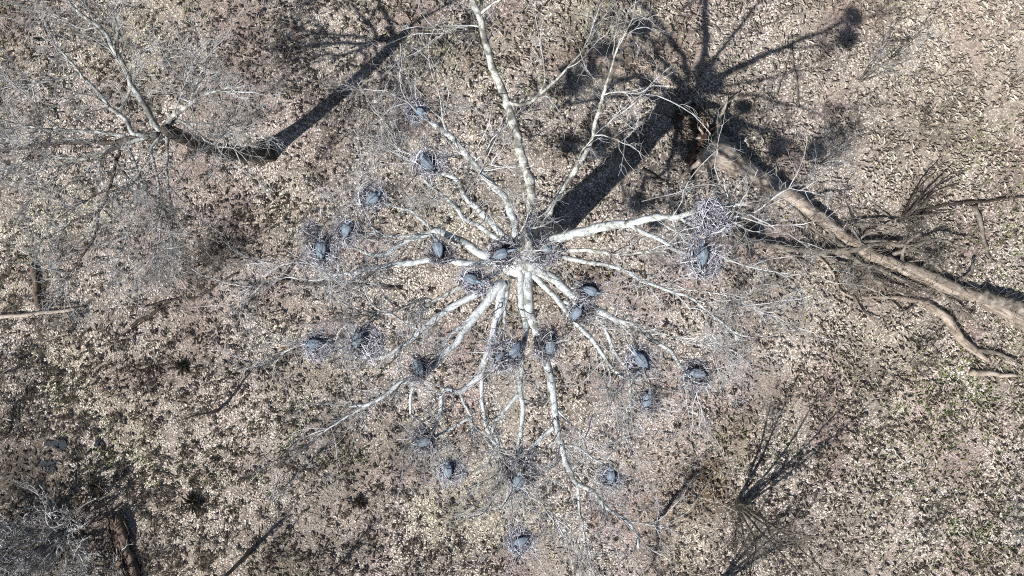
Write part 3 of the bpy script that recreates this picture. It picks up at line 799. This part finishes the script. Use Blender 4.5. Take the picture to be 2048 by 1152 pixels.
NESTV = [make_nest(100 + i, i >= 3, .38 + .02 * i) for i in range(6)]
HERV = [make_heron(*a) for a in ((0, .2), (1, .3), (-1, .9), (.4, 1.6), (-.5, .7))]
NEST = [  # px, py, variant, scale, label, heron list [(px, py, dx, dy, variant, scale, label)]
    (834, 219, 3, .75, 'small whitened nest at the tip of the limb reaching farthest to the upper left', [(842, 224, 1, .35, 0, .72, 'heron half hidden on the small nest at the tip of the upper left limb')]),
    (858, 327, 4, 1.0, 'pale nest with whitened rim, upper of the two nests on the upper left limbs', [(853, 328, -.62, -.6, 1, .98, 'pale blue heron on the white rimmed nest above the left limbs, head to upper left')]),
    (744, 397, 4, .95, 'whitened nest on a thin branch at the upper left edge of the crown', [(747, 396, .8, -.55, 2, .95, 'heron facing the upper right on the nest at the upper left edge of the crown')]),
    (696, 458, 3, .9, 'grey and white nest just above and right of the leftmost upright heron', [(697, 459, .35, -.9, 1, .9, 'dark heron on the grey nest just up and right of the leftmost upright heron')]),
    (622, 464, 0, .75, 'empty purplish stick nest at the far left edge of the sycamore crown', []),
    (647, 503, 5, 1.05, 'large white splashed nest at the left end of the crown, below the empty purplish nest', [(645, 497, .03, -1, 0, 1.05, 'slate blue heron on the big white splashed nest at the left end of the crown')]),
    (884, 508, 1, .95, 'brown stick nest on the left limb, halfway to the central fork', [(879, 497, -.15, -1, 2, .98, 'slim dark heron pointing up the picture on the brown nest halfway along the left limb')]),
    (950, 563, 4, 1.0, 'nest just lower left of the central fork above whitened limbs', [(944, 560, .92, .36, 3, .95, 'heron pointing right on the nest just lower left of the central fork')]),
    (638, 690, 5, .95, 'whitened nest at the very tip of the curved white limb at the left', [(632, 687, -1, .1, 1, .92, 'pale heron lying sideways on the nest at the tip of the curved white left limb')]),
    (730, 683, 5, 1.15, 'broad white nest above the bend of the curved left limb', [(715, 677, .2, -.95, 0, 1.0, 'heron standing lengthwise at the left rim of the broad white nest in the curved limb')]),
    (838, 736, 0, .95, 'dark nest on the bright white limb running to the lower left', [(836, 733, -.42, -.9, 4, .95, 'heron with black shadow beside it on the nest on the bright lower left limb')]),
    (854, 879, 0, 1.05, 'very dark ragged nest at the lower left of the crown, pale sticks below it', [(849, 884, -.9, .3, 1, .8, 'heron sunk in the very dark ragged nest at the lower left')]),
    (902, 940, 4, .9, 'nest just below and right of the dark ragged nest', [(898, 935, -.05, -1, 2, .92, 'round dark heron on the nest just below and right of the ragged dark nest')]),
    (1042, 943, 1, 1.25, 'largest brown nest at the bottom where several white branches meet', [(1034, 958, .08, -1, 0, 1.02, 'pale grey blue heron on the lower rim of the largest brown nest at the bottom')]),
    (1222, 956, 4, .8, 'small nest with white droppings at the lower right, beside the dangling twig', [(1221, 950, .02, -1, 1, .82, 'small dark heron pointing up on the small nest at the lower right')]),
    (1040, 1086, 3, .95, 'lowest nest in the tree, whitened, close to the bottom of the picture', [(1041, 1077, -.85, .4, 2, .85, 'heron pointing left on the lowest nest of the tree')]),
    (1296, 800, 1, .9, 'nest at the lower right with white splashes just beneath it', [(1295, 797, .35, -.9, 4, .9, 'heron on the nest above white splashes, lower of two at the lower right')]),
    (1280, 722, 5, .95, 'pale nest at the right between two thin white limbs, upper of two close together', [(1281, 718, -.6, -.75, 3, 1.0, 'broad blue grey heron on the pale nest at the right, upper of two close together')]),
    (1393, 747, 2, 1.0, 'dark blue grey nest at the tip of the limb reaching farthest to the lower right', [(1392, 744, -.9, -.2, 2, .9, 'dark heron on the nest at the tip of the lower right limb')]),
    (1157, 626, 0, 1.0, 'dark nest on the limb just right and below the central fork', [(1155, 625, .5, -.8, 3, .9, 'dark heron on the lower of the two dark nests right and below the fork')]),
    (1178, 579, 0, .95, 'almost black nest beside the thick limb right of the fork', [(1180, 580, .9, .3, 4, .88, 'shadowed heron on the almost black nest beside the thick limb')]),
    (1408, 516, 5, 1.0, 'big nest with white splashes at the right end of the crown', [(1399, 511, .02, -1, 0, 1.0, 'dark upright heron on the white splashed nest at the right end of the crown')]),
    (1425, 434, 4, 1.0, 'empty lavender white nest on the long right limb above the fallen trunk', []),
    (1014, 703, 3, 1.15, 'wide pale nest between two white limbs below the fork', [(1028, 699, -.45, .85, 1, .98, 'larger heron on the wide pale nest below the fork, tail to the upper right'), (1000, 713, -.8, .5, 2, .62, 'smaller pale heron at the left side of the wide pale nest below the fork')]),
    (1090, 684, 0, 1.2, 'large dark nest on the limb straight below the fork', [(1098, 690, .1, -1, 4, .92, 'heron half in shadow on the large dark nest straight below the fork')]),
    (1010, 506, 2, 1.05, 'dark nest in the crotch of the sycamore under a crooked pale branch', [(1003, 509, .8, -.3, 3, .95, 'heron in deep shade in the nest in the crotch of the sycamore')]),
    (1093, 500, 3, 1.0, 'bluish nest at the start of the thick right hand limb', [(1096, 499, .95, -.2, 0, .75, 'bluish heron on the nest at the start of the thick right limb')]),
]
usedn, usedh = set(), set()
for px_, py_, v, s, lab, hs in NEST:
    z = limb_z(px_, py_) + .22
    loc = P(px_, py_, z); rz = random.uniform(0, 6.28)
    if v not in usedn:
        usedn.add(v); o = NESTV[v]; o.location = loc; o.rotation_euler = (0, 0, rz); o.scale = (s,) * 3; o['label'] = lab
    else:
        copy_thing(NESTV[v], loc, rz, s, lab)
    for hx, hy, dx, dy, hv, hs_, hl in hs:
        hz = z + .06 * s
        loc = P(hx, hy, hz); hs_ = hs_ * 1.06; tilt = (random.uniform(-.15, .22), random.uniform(-.22, .22)); rz = math.atan2(-dy, dx) - math.pi / 2
        if hv not in usedh:
            usedh.add(hv); o = HERV[hv]; o.location = loc; o.rotation_euler = (*tilt, rz); o.scale = (hs_,) * 3; o['label'] = hl
        else:
            copy_thing(HERV[hv], loc, rz, hs_, hl, tilt=tilt)

# ------------------------------------------------------------------ fallen trees and logs


def lie(pts, w0, w1, zoff=0.0, step=.2, wob=.03, bury=.25):
    pts = np.asarray(pts, float)
    seg = np.r_[0, np.cumsum(np.hypot(*np.diff(pts, axis=0).T))]; t = seg / seg[-1]
    r = (np.asarray(w0, float) if np.ndim(w0) else (w0 + (w1 - w0) * t)) / 2 * H / F
    p4 = np.array([np.r_[P(a, b, 0), q] for (a, b), q in zip(pts, r)])
    zo = zoff if np.ndim(zoff) else np.full(len(pts), zoff)
    p4[:, 2] = gz(p4[:, 0], p4[:, 1]) + p4[:, 3] * (1 - bury) + .03 + np.asarray(zo)
    c = catmull(p4, step); n = len(c)
    k = rng.standard_normal((n, 3)) * wob; k = (k + np.roll(k, 1, 0) + np.roll(k, -1, 0)) / 1.7
    c[:, :3] += k
    return c[:, :3], np.maximum(c[:, 3], .008) * (1 + .05 * rng.standard_normal(n))


def log_thing(name, pts, w0, w1, mat, label, cat, branches=(), twig=0, group=None, zoff=0.0, tm=None, sides=9):
    p, r = lie(pts, w0, w1, zoff)
    o0 = p[0]
    if not branches and not twig:
        mb = MB(); mb.tubes(p, r, sides, caps=True, lump=.05)
        return tag(mb.build(name, mat, None, o0), label, cat, group), p
    root = thing(name, o0, label, cat, group)
    mb = MB(); mb.tubes(p, r, sides + 5, caps=True, lump=.09); mb.build('stem', mat, root, o0)
    paths = [p]
    for bp, bw0, bw1, bz in branches:
        b, br = lie(bp, bw0, bw1, np.linspace(.05, bz, len(bp)))
        mb = MB(); mb.tubes(b, br, 7, caps=True, lump=.09); mb.build('branch', LOGG if mat in (FALLEN, FALLEN2) else mat, root, o0)
        paths.append(b)
    if twig:
        mb = MB()
        for q in paths:
            rs, L = resample(q, 16)
            a, ra = grow(rs[None], max(3, int(L * twig)), (.4, 1.4), (.010, .022), 7, .8, .7, .35, .2, .0, tmin=.25)
            a[..., 2] = np.maximum(a[..., 2], .05)
            mb.tubes(a, ra, 4)
            c, rc = grow(a, 4, (.2, .7), (.005, .010), 5, .8, .7, .2, .22)
            c[..., 2] = np.maximum(c[..., 2], .04)
            mb.tubes(c, rc, 3)
        mb.build('twigs', tm or mat, root, o0, kind='stuff')
    return root, paths


ft, ftp = log_thing('fallen_tree', [(1408, 292), (1428, 308), (1470, 333), (1520, 358), (1560, 383), (1600, 410), (1640, 440), (1690, 478), (1740, 512), (1800, 536), (1850, 556), (1900, 578), (1950, 596), (2000, 622), (2070, 662)], [68, 56, 40, 32, 29, 27, 26, 24, 24, 26, 28, 27, 25, 27, 28], 0, FALLEN,
                    'fallen tree with pale brown trunk and torn roots, lying across the right side', 'fallen tree',
                    [([(1950, 590), (2000, 606), (2060, 628)], 30, 24, .25), ([(1640, 445), (1655, 470), (1700, 520), (1760, 545), (1800, 560)], 12, 5, .5), ([(1700, 490), (1760, 485), (1830, 510), (1860, 545)], 12, 6, .8),
                     ([(1560, 390), (1600, 440), (1640, 480)], 9, 4, .6), ([(1760, 520), (1800, 500), (1850, 480), (1900, 500)], 10, 4, 1.0), ([(1720, 505), (1740, 560), (1800, 590)], 10, 5, .6),
                     ([(1800, 540), (1790, 500), (1810, 470)], 8, 4, 1.2), ([(1660, 455), (1720, 450), (1780, 460)], 8, 3, .9), ([(1900, 575), (1925, 550), (1930, 525)], 9, 6, .5), ([(1740, 510), (1700, 545), (1660, 560)], 8, 3, .6),
                     ([(1850, 560), (1890, 600), (1930, 640)], 7, 3, .5), ([(1690, 480), (1660, 500), (1610, 498), (1560, 470)], 7, 3, .8), ([(1720, 500), (1700, 470), (1660, 430)], 6, 2, 1.0), ([(1755, 518), (1790, 560), (1850, 590)], 7, 3, .5),
                     ([(1780, 530), (1830, 520), (1880, 530)], 6, 2, .9), ([(1700, 490), (1690, 540), (1700, 580)], 6, 3, .5), ([(1820, 545), (1850, 520), (1880, 505)], 6, 2, .8), ([(1600, 412), (1630, 395), (1680, 400)], 5, 2, .7),
                     ([(1660, 455), (1640, 490), (1600, 520)], 6, 2, .6), ([(1740, 512), (1720, 550), (1690, 575)], 5, 2, .5)], 6.5, tm=LOGG)
fo = np.array(ft.location)
# the root plate and torn roots at its foot
c0 = P(1400, 282, .55)
mb = MB()
sides, rings = 22, 5
vs = []
ax = norm(P(1408, 292, 0) - P(1470, 333, 0)); ux = np.cross(ax, [0, 0, 1.0]); uz = np.array([0, 0, 1.0])
for i in range(rings):
    q = i / (rings - 1); rr = .25 + .95 * q
    aa = np.arange(sides) * 2 * np.pi / sides
    jr = rr * (1 + .22 * q * rng.standard_normal(sides))
    vs.append(c0 + ax * (.10 - .22 * q) + ax * (.10 * rng.standard_normal(sides))[:, None] + (jr * np.cos(aa))[:, None] * ux + (np.maximum(jr * np.sin(aa) * .62, -.62))[:, None] * uz)
base = np.arange(rings - 1)[:, None] * sides; k = np.arange(sides)[None]; k2 = (k + 1) % sides
mb.add(np.array(vs), [np.stack([base + k, base + k2, base + sides + k2, base + sides + k], -1).reshape(-1, 4), np.arange(sides)[None]])
mb.build('root_plate', SOILR, ft, fo, smooth=False)
for pts, w0, w1, z1 in (([(1418, 296), (1428, 265), (1440, 225), (1472, 188)], 14, 3, .3), ([(1412, 300), (1424, 262), (1436, 232), (1452, 205)], 7, 2, .7), ([(1404, 292), (1392, 280), (1380, 284)], 12, 4, .6), ([(1405, 296), (1394, 292), (1384, 300)], 10, 3, .4),
                        ([(1402, 288), (1396, 272), (1388, 262)], 10, 3, .9), ([(1408, 305), (1395, 325), (1372, 345), (1352, 366)], 16, 5, .1), ([(1412, 285), (1408, 268), (1402, 252)], 9, 2, 1.1), ([(1415, 318), (1412, 350), (1414, 392)], 10, 3, .1), ([(1404, 300), (1388, 310), (1378, 322)], 9, 3, .5)):
    p, r = lie(pts, w0, w1, np.linspace(.45, z1, len(pts)), .12)
    mb = MB(); mb.tubes(p, r, 7, caps=True, lump=.08); mb.build('root', LOGM, ft, fo)
# the pit it left
pit = MB()
for i in range(90):
    a_ = rng.uniform(0, 6.28); rr = .95 * math.sqrt(rng.random())
    c = P(1380, 245, 0) + np.array([rr * math.cos(a_) * 1.1, rr * math.sin(a_), 0]); c[2] = gz(c[0], c[1]) + .03
    s_ = rng.uniform(.05, .15)
    d = np.array([(1, 0, 0), (-1, 0, 0), (0, 1, 0), (0, -1, 0), (0, 0, 1), (0, 0, -1)]) * s_ * (1 + .4 * rng.standard_normal((6, 1)))
    pit.add(c + d, np.array([(0, 2, 4), (2, 1, 4), (1, 3, 4), (3, 0, 4), (2, 0, 5), (1, 2, 5), (3, 1, 5), (0, 3, 5)]))
o = pit.build('soil_clods', SOILR, None, P(1380, 245, 0), smooth=False, kind='stuff'); tag(o, 'reddish brown clods of torn soil beside the roots of the fallen tree', 'soil')

log_thing('dead_limb', [(1615, 495), (1650, 530), (1690, 590), (1750, 594), (1830, 602), (1880, 630), (1920, 680), (1950, 702), (1978, 724)], [4, 5, 5, 6, 10, 16, 17, 13, 6], 0, FALLEN2, 'long pale dead limb curving down below the fallen trunk at the right', 'dead limb',
          [([(1950, 700), (1990, 705), (2030, 720)], 10, 5, .1), ([(1830, 602), (1800, 625), (1770, 610)], 6, 3, .3), ([(1700, 592), (1720, 620), (1750, 640)], 5, 2, .2)], 1.6, tm=LOGG)
log_thing('dead_limb', [(1420, 452), (1480, 478), (1550, 494), (1600, 502), (1640, 506), (1700, 500), (1760, 486)], [4, 7, 10, 11, 12, 11, 6], 0, LOGG, 'dark grey dead limb lying across the fallen trunk just right of the nests', 'dead limb',
          [([(1500, 482), (1470, 462), (1440, 440)], 6, 3, .5), ([(1520, 488), (1490, 460), (1460, 445)], 6, 2, .4), ([(1560, 496), (1590, 520), (1620, 540)], 5, 2, .3), ([(1700, 500), (1720, 470), (1760, 460)], 7, 3, .7), ([(1640, 506), (1680, 530), (1740, 535)], 7, 3, .5)], 2.6, zoff=.35, tm=LOGG)
log_thing('fallen_log', [(1943, 412), (1955, 450), (1966, 490), (1977, 525)], 11, 5, LOGG, 'short straight grey log lying upright in the picture near the right edge', 'log')
log_thing('fallen_log', [(1938, 744), (1975, 746), (2032, 752)], 15, 6, LOGM, 'pale cream log lying level near the right edge below the dead limb', 'log')
log_thing('fallen_log', [(-30, 634), (40, 630), (100, 624), (172, 614)], 9, 6, LOGM, 'long thin pale log lying level at the left edge', 'log')
log_thing('fallen_log', [(66, 528), (73, 570), (82, 618)], 14, 12, ROT, 'short dark rotten log standing on end against the thin pale log at left', 'log')
log_thing('fallen_branch', [(460, 572), (520, 570), (570, 564), (640, 566), (720, 570), (800, 577)], 4, 8, BLACKW, 'long black shaded branch lying level under the left nests', 'branch', [([(560, 566), (580, 540), (605, 508)], 6, 2, .3)], 1.0, tm=BLACKW)
log_thing('fallen_branch', [(265, 652), (325, 615), (345, 600), (400, 592), (440, 565), (478, 545)], 6, 4, BLACKW, 'crooked dark branch lying below the grey tree at the left', 'branch', [([(345, 600), (300, 612), (260, 614)], 4, 2, .15), ([(325, 615), (280, 650), (235, 675)], 4, 2, .1)], 1.0, tm=SHRUB)
log_thing('fallen_branch', [(1580, 72), (1581, 108), (1590, 160), (1597, 215)], 5, 2.5, LOGG, 'forked bare grey branch at the upper right in the shadow of the crown', 'branch', [([(1581, 108), (1565, 145), (1550, 195)], 4, 2, .1)], .6)
log_thing('fallen_branch', [(1500, 66), (1535, 50), (1562, 38), (1584, 12)], 3, 5, LOGG, 'pale crooked branch close to the top edge at the upper right', 'branch', (), .8)
log_thing('fallen_branch', [(146, 996), (180, 992), (200, 998), (218, 986), (240, 975)], 5, 3, LOGM, 'small whitish crooked branch beside the dark hollow at the lower left', 'branch', (), .8)
log_thing('fallen_branch', [(1698, 370), (1725, 392), (1760, 420), (1785, 442)], 3, 5, LOGG, 'thin straight branch lying above the fallen trunk at the right', 'branch')
log_thing('fallen_branch', [(1796, 442), (1830, 425), (1880, 412), (1950, 404), (2060, 394)], 8, 4, BLACKW, 'long dark branch running level to the right edge above the fallen trunk', 'branch', [([(1800, 440), (1840, 430), (1900, 425)], 5, 2, .2), ([(1800, 438), (1830, 400), (1880, 350)], 6, 2, .9), ([(1800, 438), (1815, 390), (1850, 345)], 5, 2, 1.1), ([(1830, 425), (1860, 385), (1900, 370)], 4, 2, .7)], 2.2, tm=BLACKW)  # black side branches running up stand in for the bush's cast shadow
log_thing('fallen_branch', [(1282, 338), (1304, 350), (1326, 363)], 5, 4, BLACKW, 'short black stick lying left of the fallen tree roots', 'branch')
log_thing('fallen_branch', [(552, 710), (580, 698), (612, 684), (650, 684)], 6, 5, LOGM, 'short pale stick lying left of the curved white limb', 'branch')
log_thing('fallen_branch', [(1070, 30), (1090, 12), (1105, -6)], 5, 4, BLACKW, 'short dark stick at the top edge right of the long upper limb', 'branch')

# the rotten hollow log at the lower left: slabs of split wood with a dark gap between
ROTS = streak_mat('rotten_log_wood', math.radians(76), ((0.28, (0.02, 0.014, 0.01)), (0.45, (0.09, 0.065, 0.05)), (0.6, (0.19, 0.145, 0.115)), (0.78, (0.34, 0.28, 0.23))))
rl = thing('rotten_log', P(232, 1080), 'big rotten brown log split along its length at the lower left', 'log')
ro = np.array(rl.location)
for pts, wl, z_, nm in (([(238, 1021), (245, 1042), (251, 1066), (256, 1094), (262, 1120)], [8, 17, 18, 13, 5], .12, 'split_slab'), ([(229, 1027), (236, 1050), (243, 1078), (250, 1108)], [4, 7, 7, 3], .18, 'split_slab'),
                        ([(224, 1032), (230, 1060), (240, 1095), (248, 1140), (252, 1165)], [4, 9, 10, 9, 6], .05, 'split_slab'), ([(214, 1036), (222, 1070), (234, 1110), (240, 1150)], [3, 6, 7, 4], 0, 'split_slab'),
                        ([(260, 1096), (267, 1115), (276, 1145), (284, 1175)], [5, 14, 17, 18], .05, 'broken_end')):
    p, r = lie(pts, wl, 0, z_, .1, .012)
    mb = MB(); mb.tubes(p, r, 10, caps=True, lump=.10); mb.build(nm, ROTS, rl, ro)
for i in range(16):
    a0 = (216 + rng.uniform(0, 42), 1024 + rng.uniform(0, 90)); b0 = (a0[0] + rng.uniform(5, 12), a0[1] + rng.uniform(22, 48))
    p, r = lie([a0, ((a0[0] + b0[0]) / 2 + rng.normal(0, 1.5), (a0[1] + b0[1]) / 2), b0], 3.2, 1.5, rng.uniform(.05, .3), .1, .01)
    mb = MB(); mb.tubes(p, r, 5, caps=True, lump=.12); mb.build('splinter', ROTS, rl, ro)


# ------------------------------------------------------------------ shrubs and saplings
def shrub(name, bx, by, h, ns, label, cat, spread=.35, thick=.03, mat=SHRUB, tmat=SHRUB, tw=7, group=None, k2=5, lean=(0, 0), tr=1.4, k3=2):
    b = P(bx, by, 0); b[2] = gz(b[0], b[1])
    root = thing(name, b, label, cat, group)
    stems = []
    for i in range(ns):
        hh = h * rng.uniform(.65, 1.05)
        a = rng.uniform(0, 6.28); s_ = spread * rng.uniform(.3, 1)
        d = np.array([math.cos(a) * s_ + lean[0], math.sin(a) * s_ + lean[1], 1.0]); d /= np.linalg.norm(d)
        n = 12; p = np.empty((n, 3)); p[0] = b + np.array([math.cos(a), math.sin(a), 0]) * thick * 2.5 - np.array([0, 0, .06])
        for j in range(1, n):
            d = norm(d + rng.standard_normal(3) * .07 + np.array([math.cos(a), math.sin(a), 0]) * .02); p[j] = p[j - 1] + d * hh / (n - 1)
        stems.append(p)
        mb = MB(); mb.tubes(p, np.linspace(thick * rng.uniform(.7, 1.2), thick * .22, n), 6, ref=(.9, .3, .1)); mb.build('stem', mat, root, b)
    mb = MB()
    for p in stems:
        a, ra = grow(p[None], max(3, int(tw * h / 3)), (.25 * h ** .6, .62 * h ** .6), (.006 * tr, .012 * tr), 6, .7, .8, .25, .15, .05, tmin=.25)
        mb.tubes(a, ra, 3)
        c, rc = grow(a, k2, (.15, .5), (.003 * tr, .006 * tr), 4, .7, .8, .2, .2, .03)
        mb.tubes(c, rc, 3)
        e, re = grow(c, k3, (.08, .3), (.0025 * tr, .0045 * tr), 3, .7, .8, .2, .2, .03)
        mb.tubes(e, re, 3)
    mb.build('twigs', tmat, root, b, kind='stuff')
    return root


shrub('bare_shrub', 1478, 1010, 8.6, 9, 'tall many stemmed bare shrub at the lower right throwing a long fan of shadow', 'shrub', .17, .075, tw=8)
shrub('bare_shrub', 1425, 1172, 7.0, 7, 'many stemmed bare shrub rooted just below the bottom edge at the lower right', 'shrub', .16, .075, tw=10)
shrub('bare_shrub', 412, 524, 2.6, 16, 'dense dark bush with many thin stems left of the sycamore', 'shrub', .8, .022, tw=12)
shrub('bare_shrub', 1722, 160, 4.6, 5, 'slender grey green shrub with straight stems at the upper right', 'shrub', .2, .03, tmat=GTWIG)
shrub('bare_shrub', 1645, 322, 2.9, 5, 'small bare shrub just above the fallen trunk', 'shrub', .4, .02, tmat=GTWIG)
shrub('bare_shrub', 1845, 250, 2.0, 4, 'small arching bare shrub on pale ground at the upper right', 'shrub', .5, .016)
shrub('bare_shrub', 1800, 440, 2.2, 9, 'dark twiggy bush beside the long branch above the fallen trunk', 'shrub', .6, .02)
shrub('bare_shrub', 140, 668, 1.8, 8, 'low grey twiggy bush below the long thin log at the left', 'shrub', .7, .016)
shrub('bare_shrub', 125, 1062, 3.4, 36, 'wide tangled pale twigged bush over dark soil in the lower left corner', 'shrub', 1.5, .030, mat=GTWIG, tmat=GTWIG, tw=8, k2=3, tr=4.2, k3=1)
shrub('bare_shrub', 5, 1120, 3.2, 22, 'pale twigged bush at the very bottom left edge', 'shrub', 1.4, .030, mat=GTWIG, tmat=GTWIG, tw=8, k2=3, tr=4.2, k3=1)
shrub('bare_shrub', 215, 1140, 2.4, 14, 'pale thin twigged bush at the bottom edge beside the rotten log', 'shrub', 1.2, .016, mat=GTWIG, tmat=GTWIG, tw=8, k2=3, tr=4.2, k3=1)
shrub('bare_shrub', 20, 870, 2.8, 9, 'dark twiggy bush at the left edge above the wet hollow', 'shrub', .7, .025, tmat=GTWIG)
shrub('bare_shrub', 5, 745, 2.2, 9, 'small dark bush at the left edge below the level pale log', 'shrub', .7, .02)
shrub('bare_shrub', 2010, 1030, 2.6, 8, 'pale grey twiggy bush at the lower right edge', 'shrub', .7, .02, tmat=GTWIG)
shrub('sapling', 1320, 1030, 6.2, 1, 'single stemmed sapling at the lower right casting one long straight shadow', 'sapling', .1, .13, tw=26)
shrub('sapling', 512, 1108, 5.6, 1, 'thick single sapling at the bottom left casting a long dark shadow', 'sapling', .08, .15, tw=22)
shrub('sapling', 660, 1160, 4.5, 1, 'sapling rooted at the bottom edge left of the lowest nest', 'sapling', .1, .085, tw=22)
shrub('sapling', 442, 812, 4.6, 1, 'sapling left of the lower left limbs with a broken off top', 'sapling', .25, .09, tw=20)
shrub('sapling', 575, 968, 3.4, 1, 'thin sapling between the dark ragged nest and the bottom left sapling', 'sapling', .15, .06, tw=18)
shrub('sapling', 1815, 722, 2.6, 2, 'small sapling below the curving dead limb at the right', 'sapling', .2, .025, tw=14)
shrub('sapling', 1852, 1008, 1.6, 1, 'very small sapling on open ground at the lower right', 'sapling', .2, .02, tw=14)
shrub('sapling', 1780, 1150, 3.8, 1, 'thin sapling at the bottom edge at the far right', 'sapling', .15, .03, tw=16)
shrub('sapling', 800, 395, 2.4, 2, 'dark sapling standing between the two upper left nests', 'sapling', .3, .03, tw=14)


def tuft(bx, by, r, label, n=90):
    b = P(bx, by, 0); b[2] = gz(b[0], b[1])
    a = rng.uniform(0, 6.28, n); ln = np.abs(rng.normal(.6, .35, n)); L = rng.uniform(.6, 1.15, n) * r
    d = np.stack([np.cos(a), np.sin(a), 0 * a], -1); p0 = b + d * (r * .25 * rng.random((n, 1)))
    mid = p0 + d * (L * .5 * np.sin(ln))[:, None] + np.array([0, 0, 1]) * (L * .6 * np.cos(ln))[:, None]
    tip = p0 + d * (L * 1.05 * np.sin(ln * 1.25))[:, None] + np.array([0, 0, 1]) * (L * .75 * np.maximum(np.cos(ln * 1.3), .08))[:, None]
    sd_ = np.stack([-d[:, 1], d[:, 0], 0 * a], -1) * .010
    v = np.stack([p0 - sd_, p0 + sd_, mid + sd_, tip, mid - sd_], 1)
    col = np.array([(.12, .115, .08), (.20, .18, .14), (.08, .075, .055), (.36, .32, .27)])[rng.integers(0, 4, n)]
    mb = MB(); mb.add(v, np.arange(5 * n).reshape(-1, 5), np.repeat(col, 5, axis=0))
    o = mb.build('grass_tuft', STRAW, None, b, smooth=False, color=True)
    tag(o, label, 'grass tuft', 'dark grass tufts')


for bx, by, r, lab in ((388, 1005, .7, 'large dark grass tuft at the lower left right of the split rotten log'), (720, 1003, .5, 'dark grass tuft below the dark ragged nest'),
                       (365, 735, .55, 'dark brown tuft above the left sapling'), (195, 972, .5, 'brown tuft above the whitish crooked branch')):
    tuft(bx, by, r, lab)

# ------------------------------------------------------------------ puddles in the hollow
WAT, wnt, wb = mat_new('puddle_water', .06, .5); wb.inputs['Base Color'].default_value = (.03, .035, .04, 1)
for cx, cy, rx, ry in ((165, 851, .24, .20), (118, 888, .55, .30), (197, 886, .22, .2), (100, 930, .4, .3)):
    a = np.arange(20) * 2 * np.pi / 20
    c = P(cx, cy, 0); rr = 1 + .25 * np.sin(3 * a + cx) + .15 * rng.standard_normal(20)
    v = np.stack([c[0] + rx * rr * np.cos(a), c[1] + ry * rr * np.sin(a), np.full(20, gz(c[0], c[1]) + .07)], -1)
    mb = MB(); mb.add(v, np.arange(20)[None]); mb.build('puddle', WAT, None, c, kind='structure')
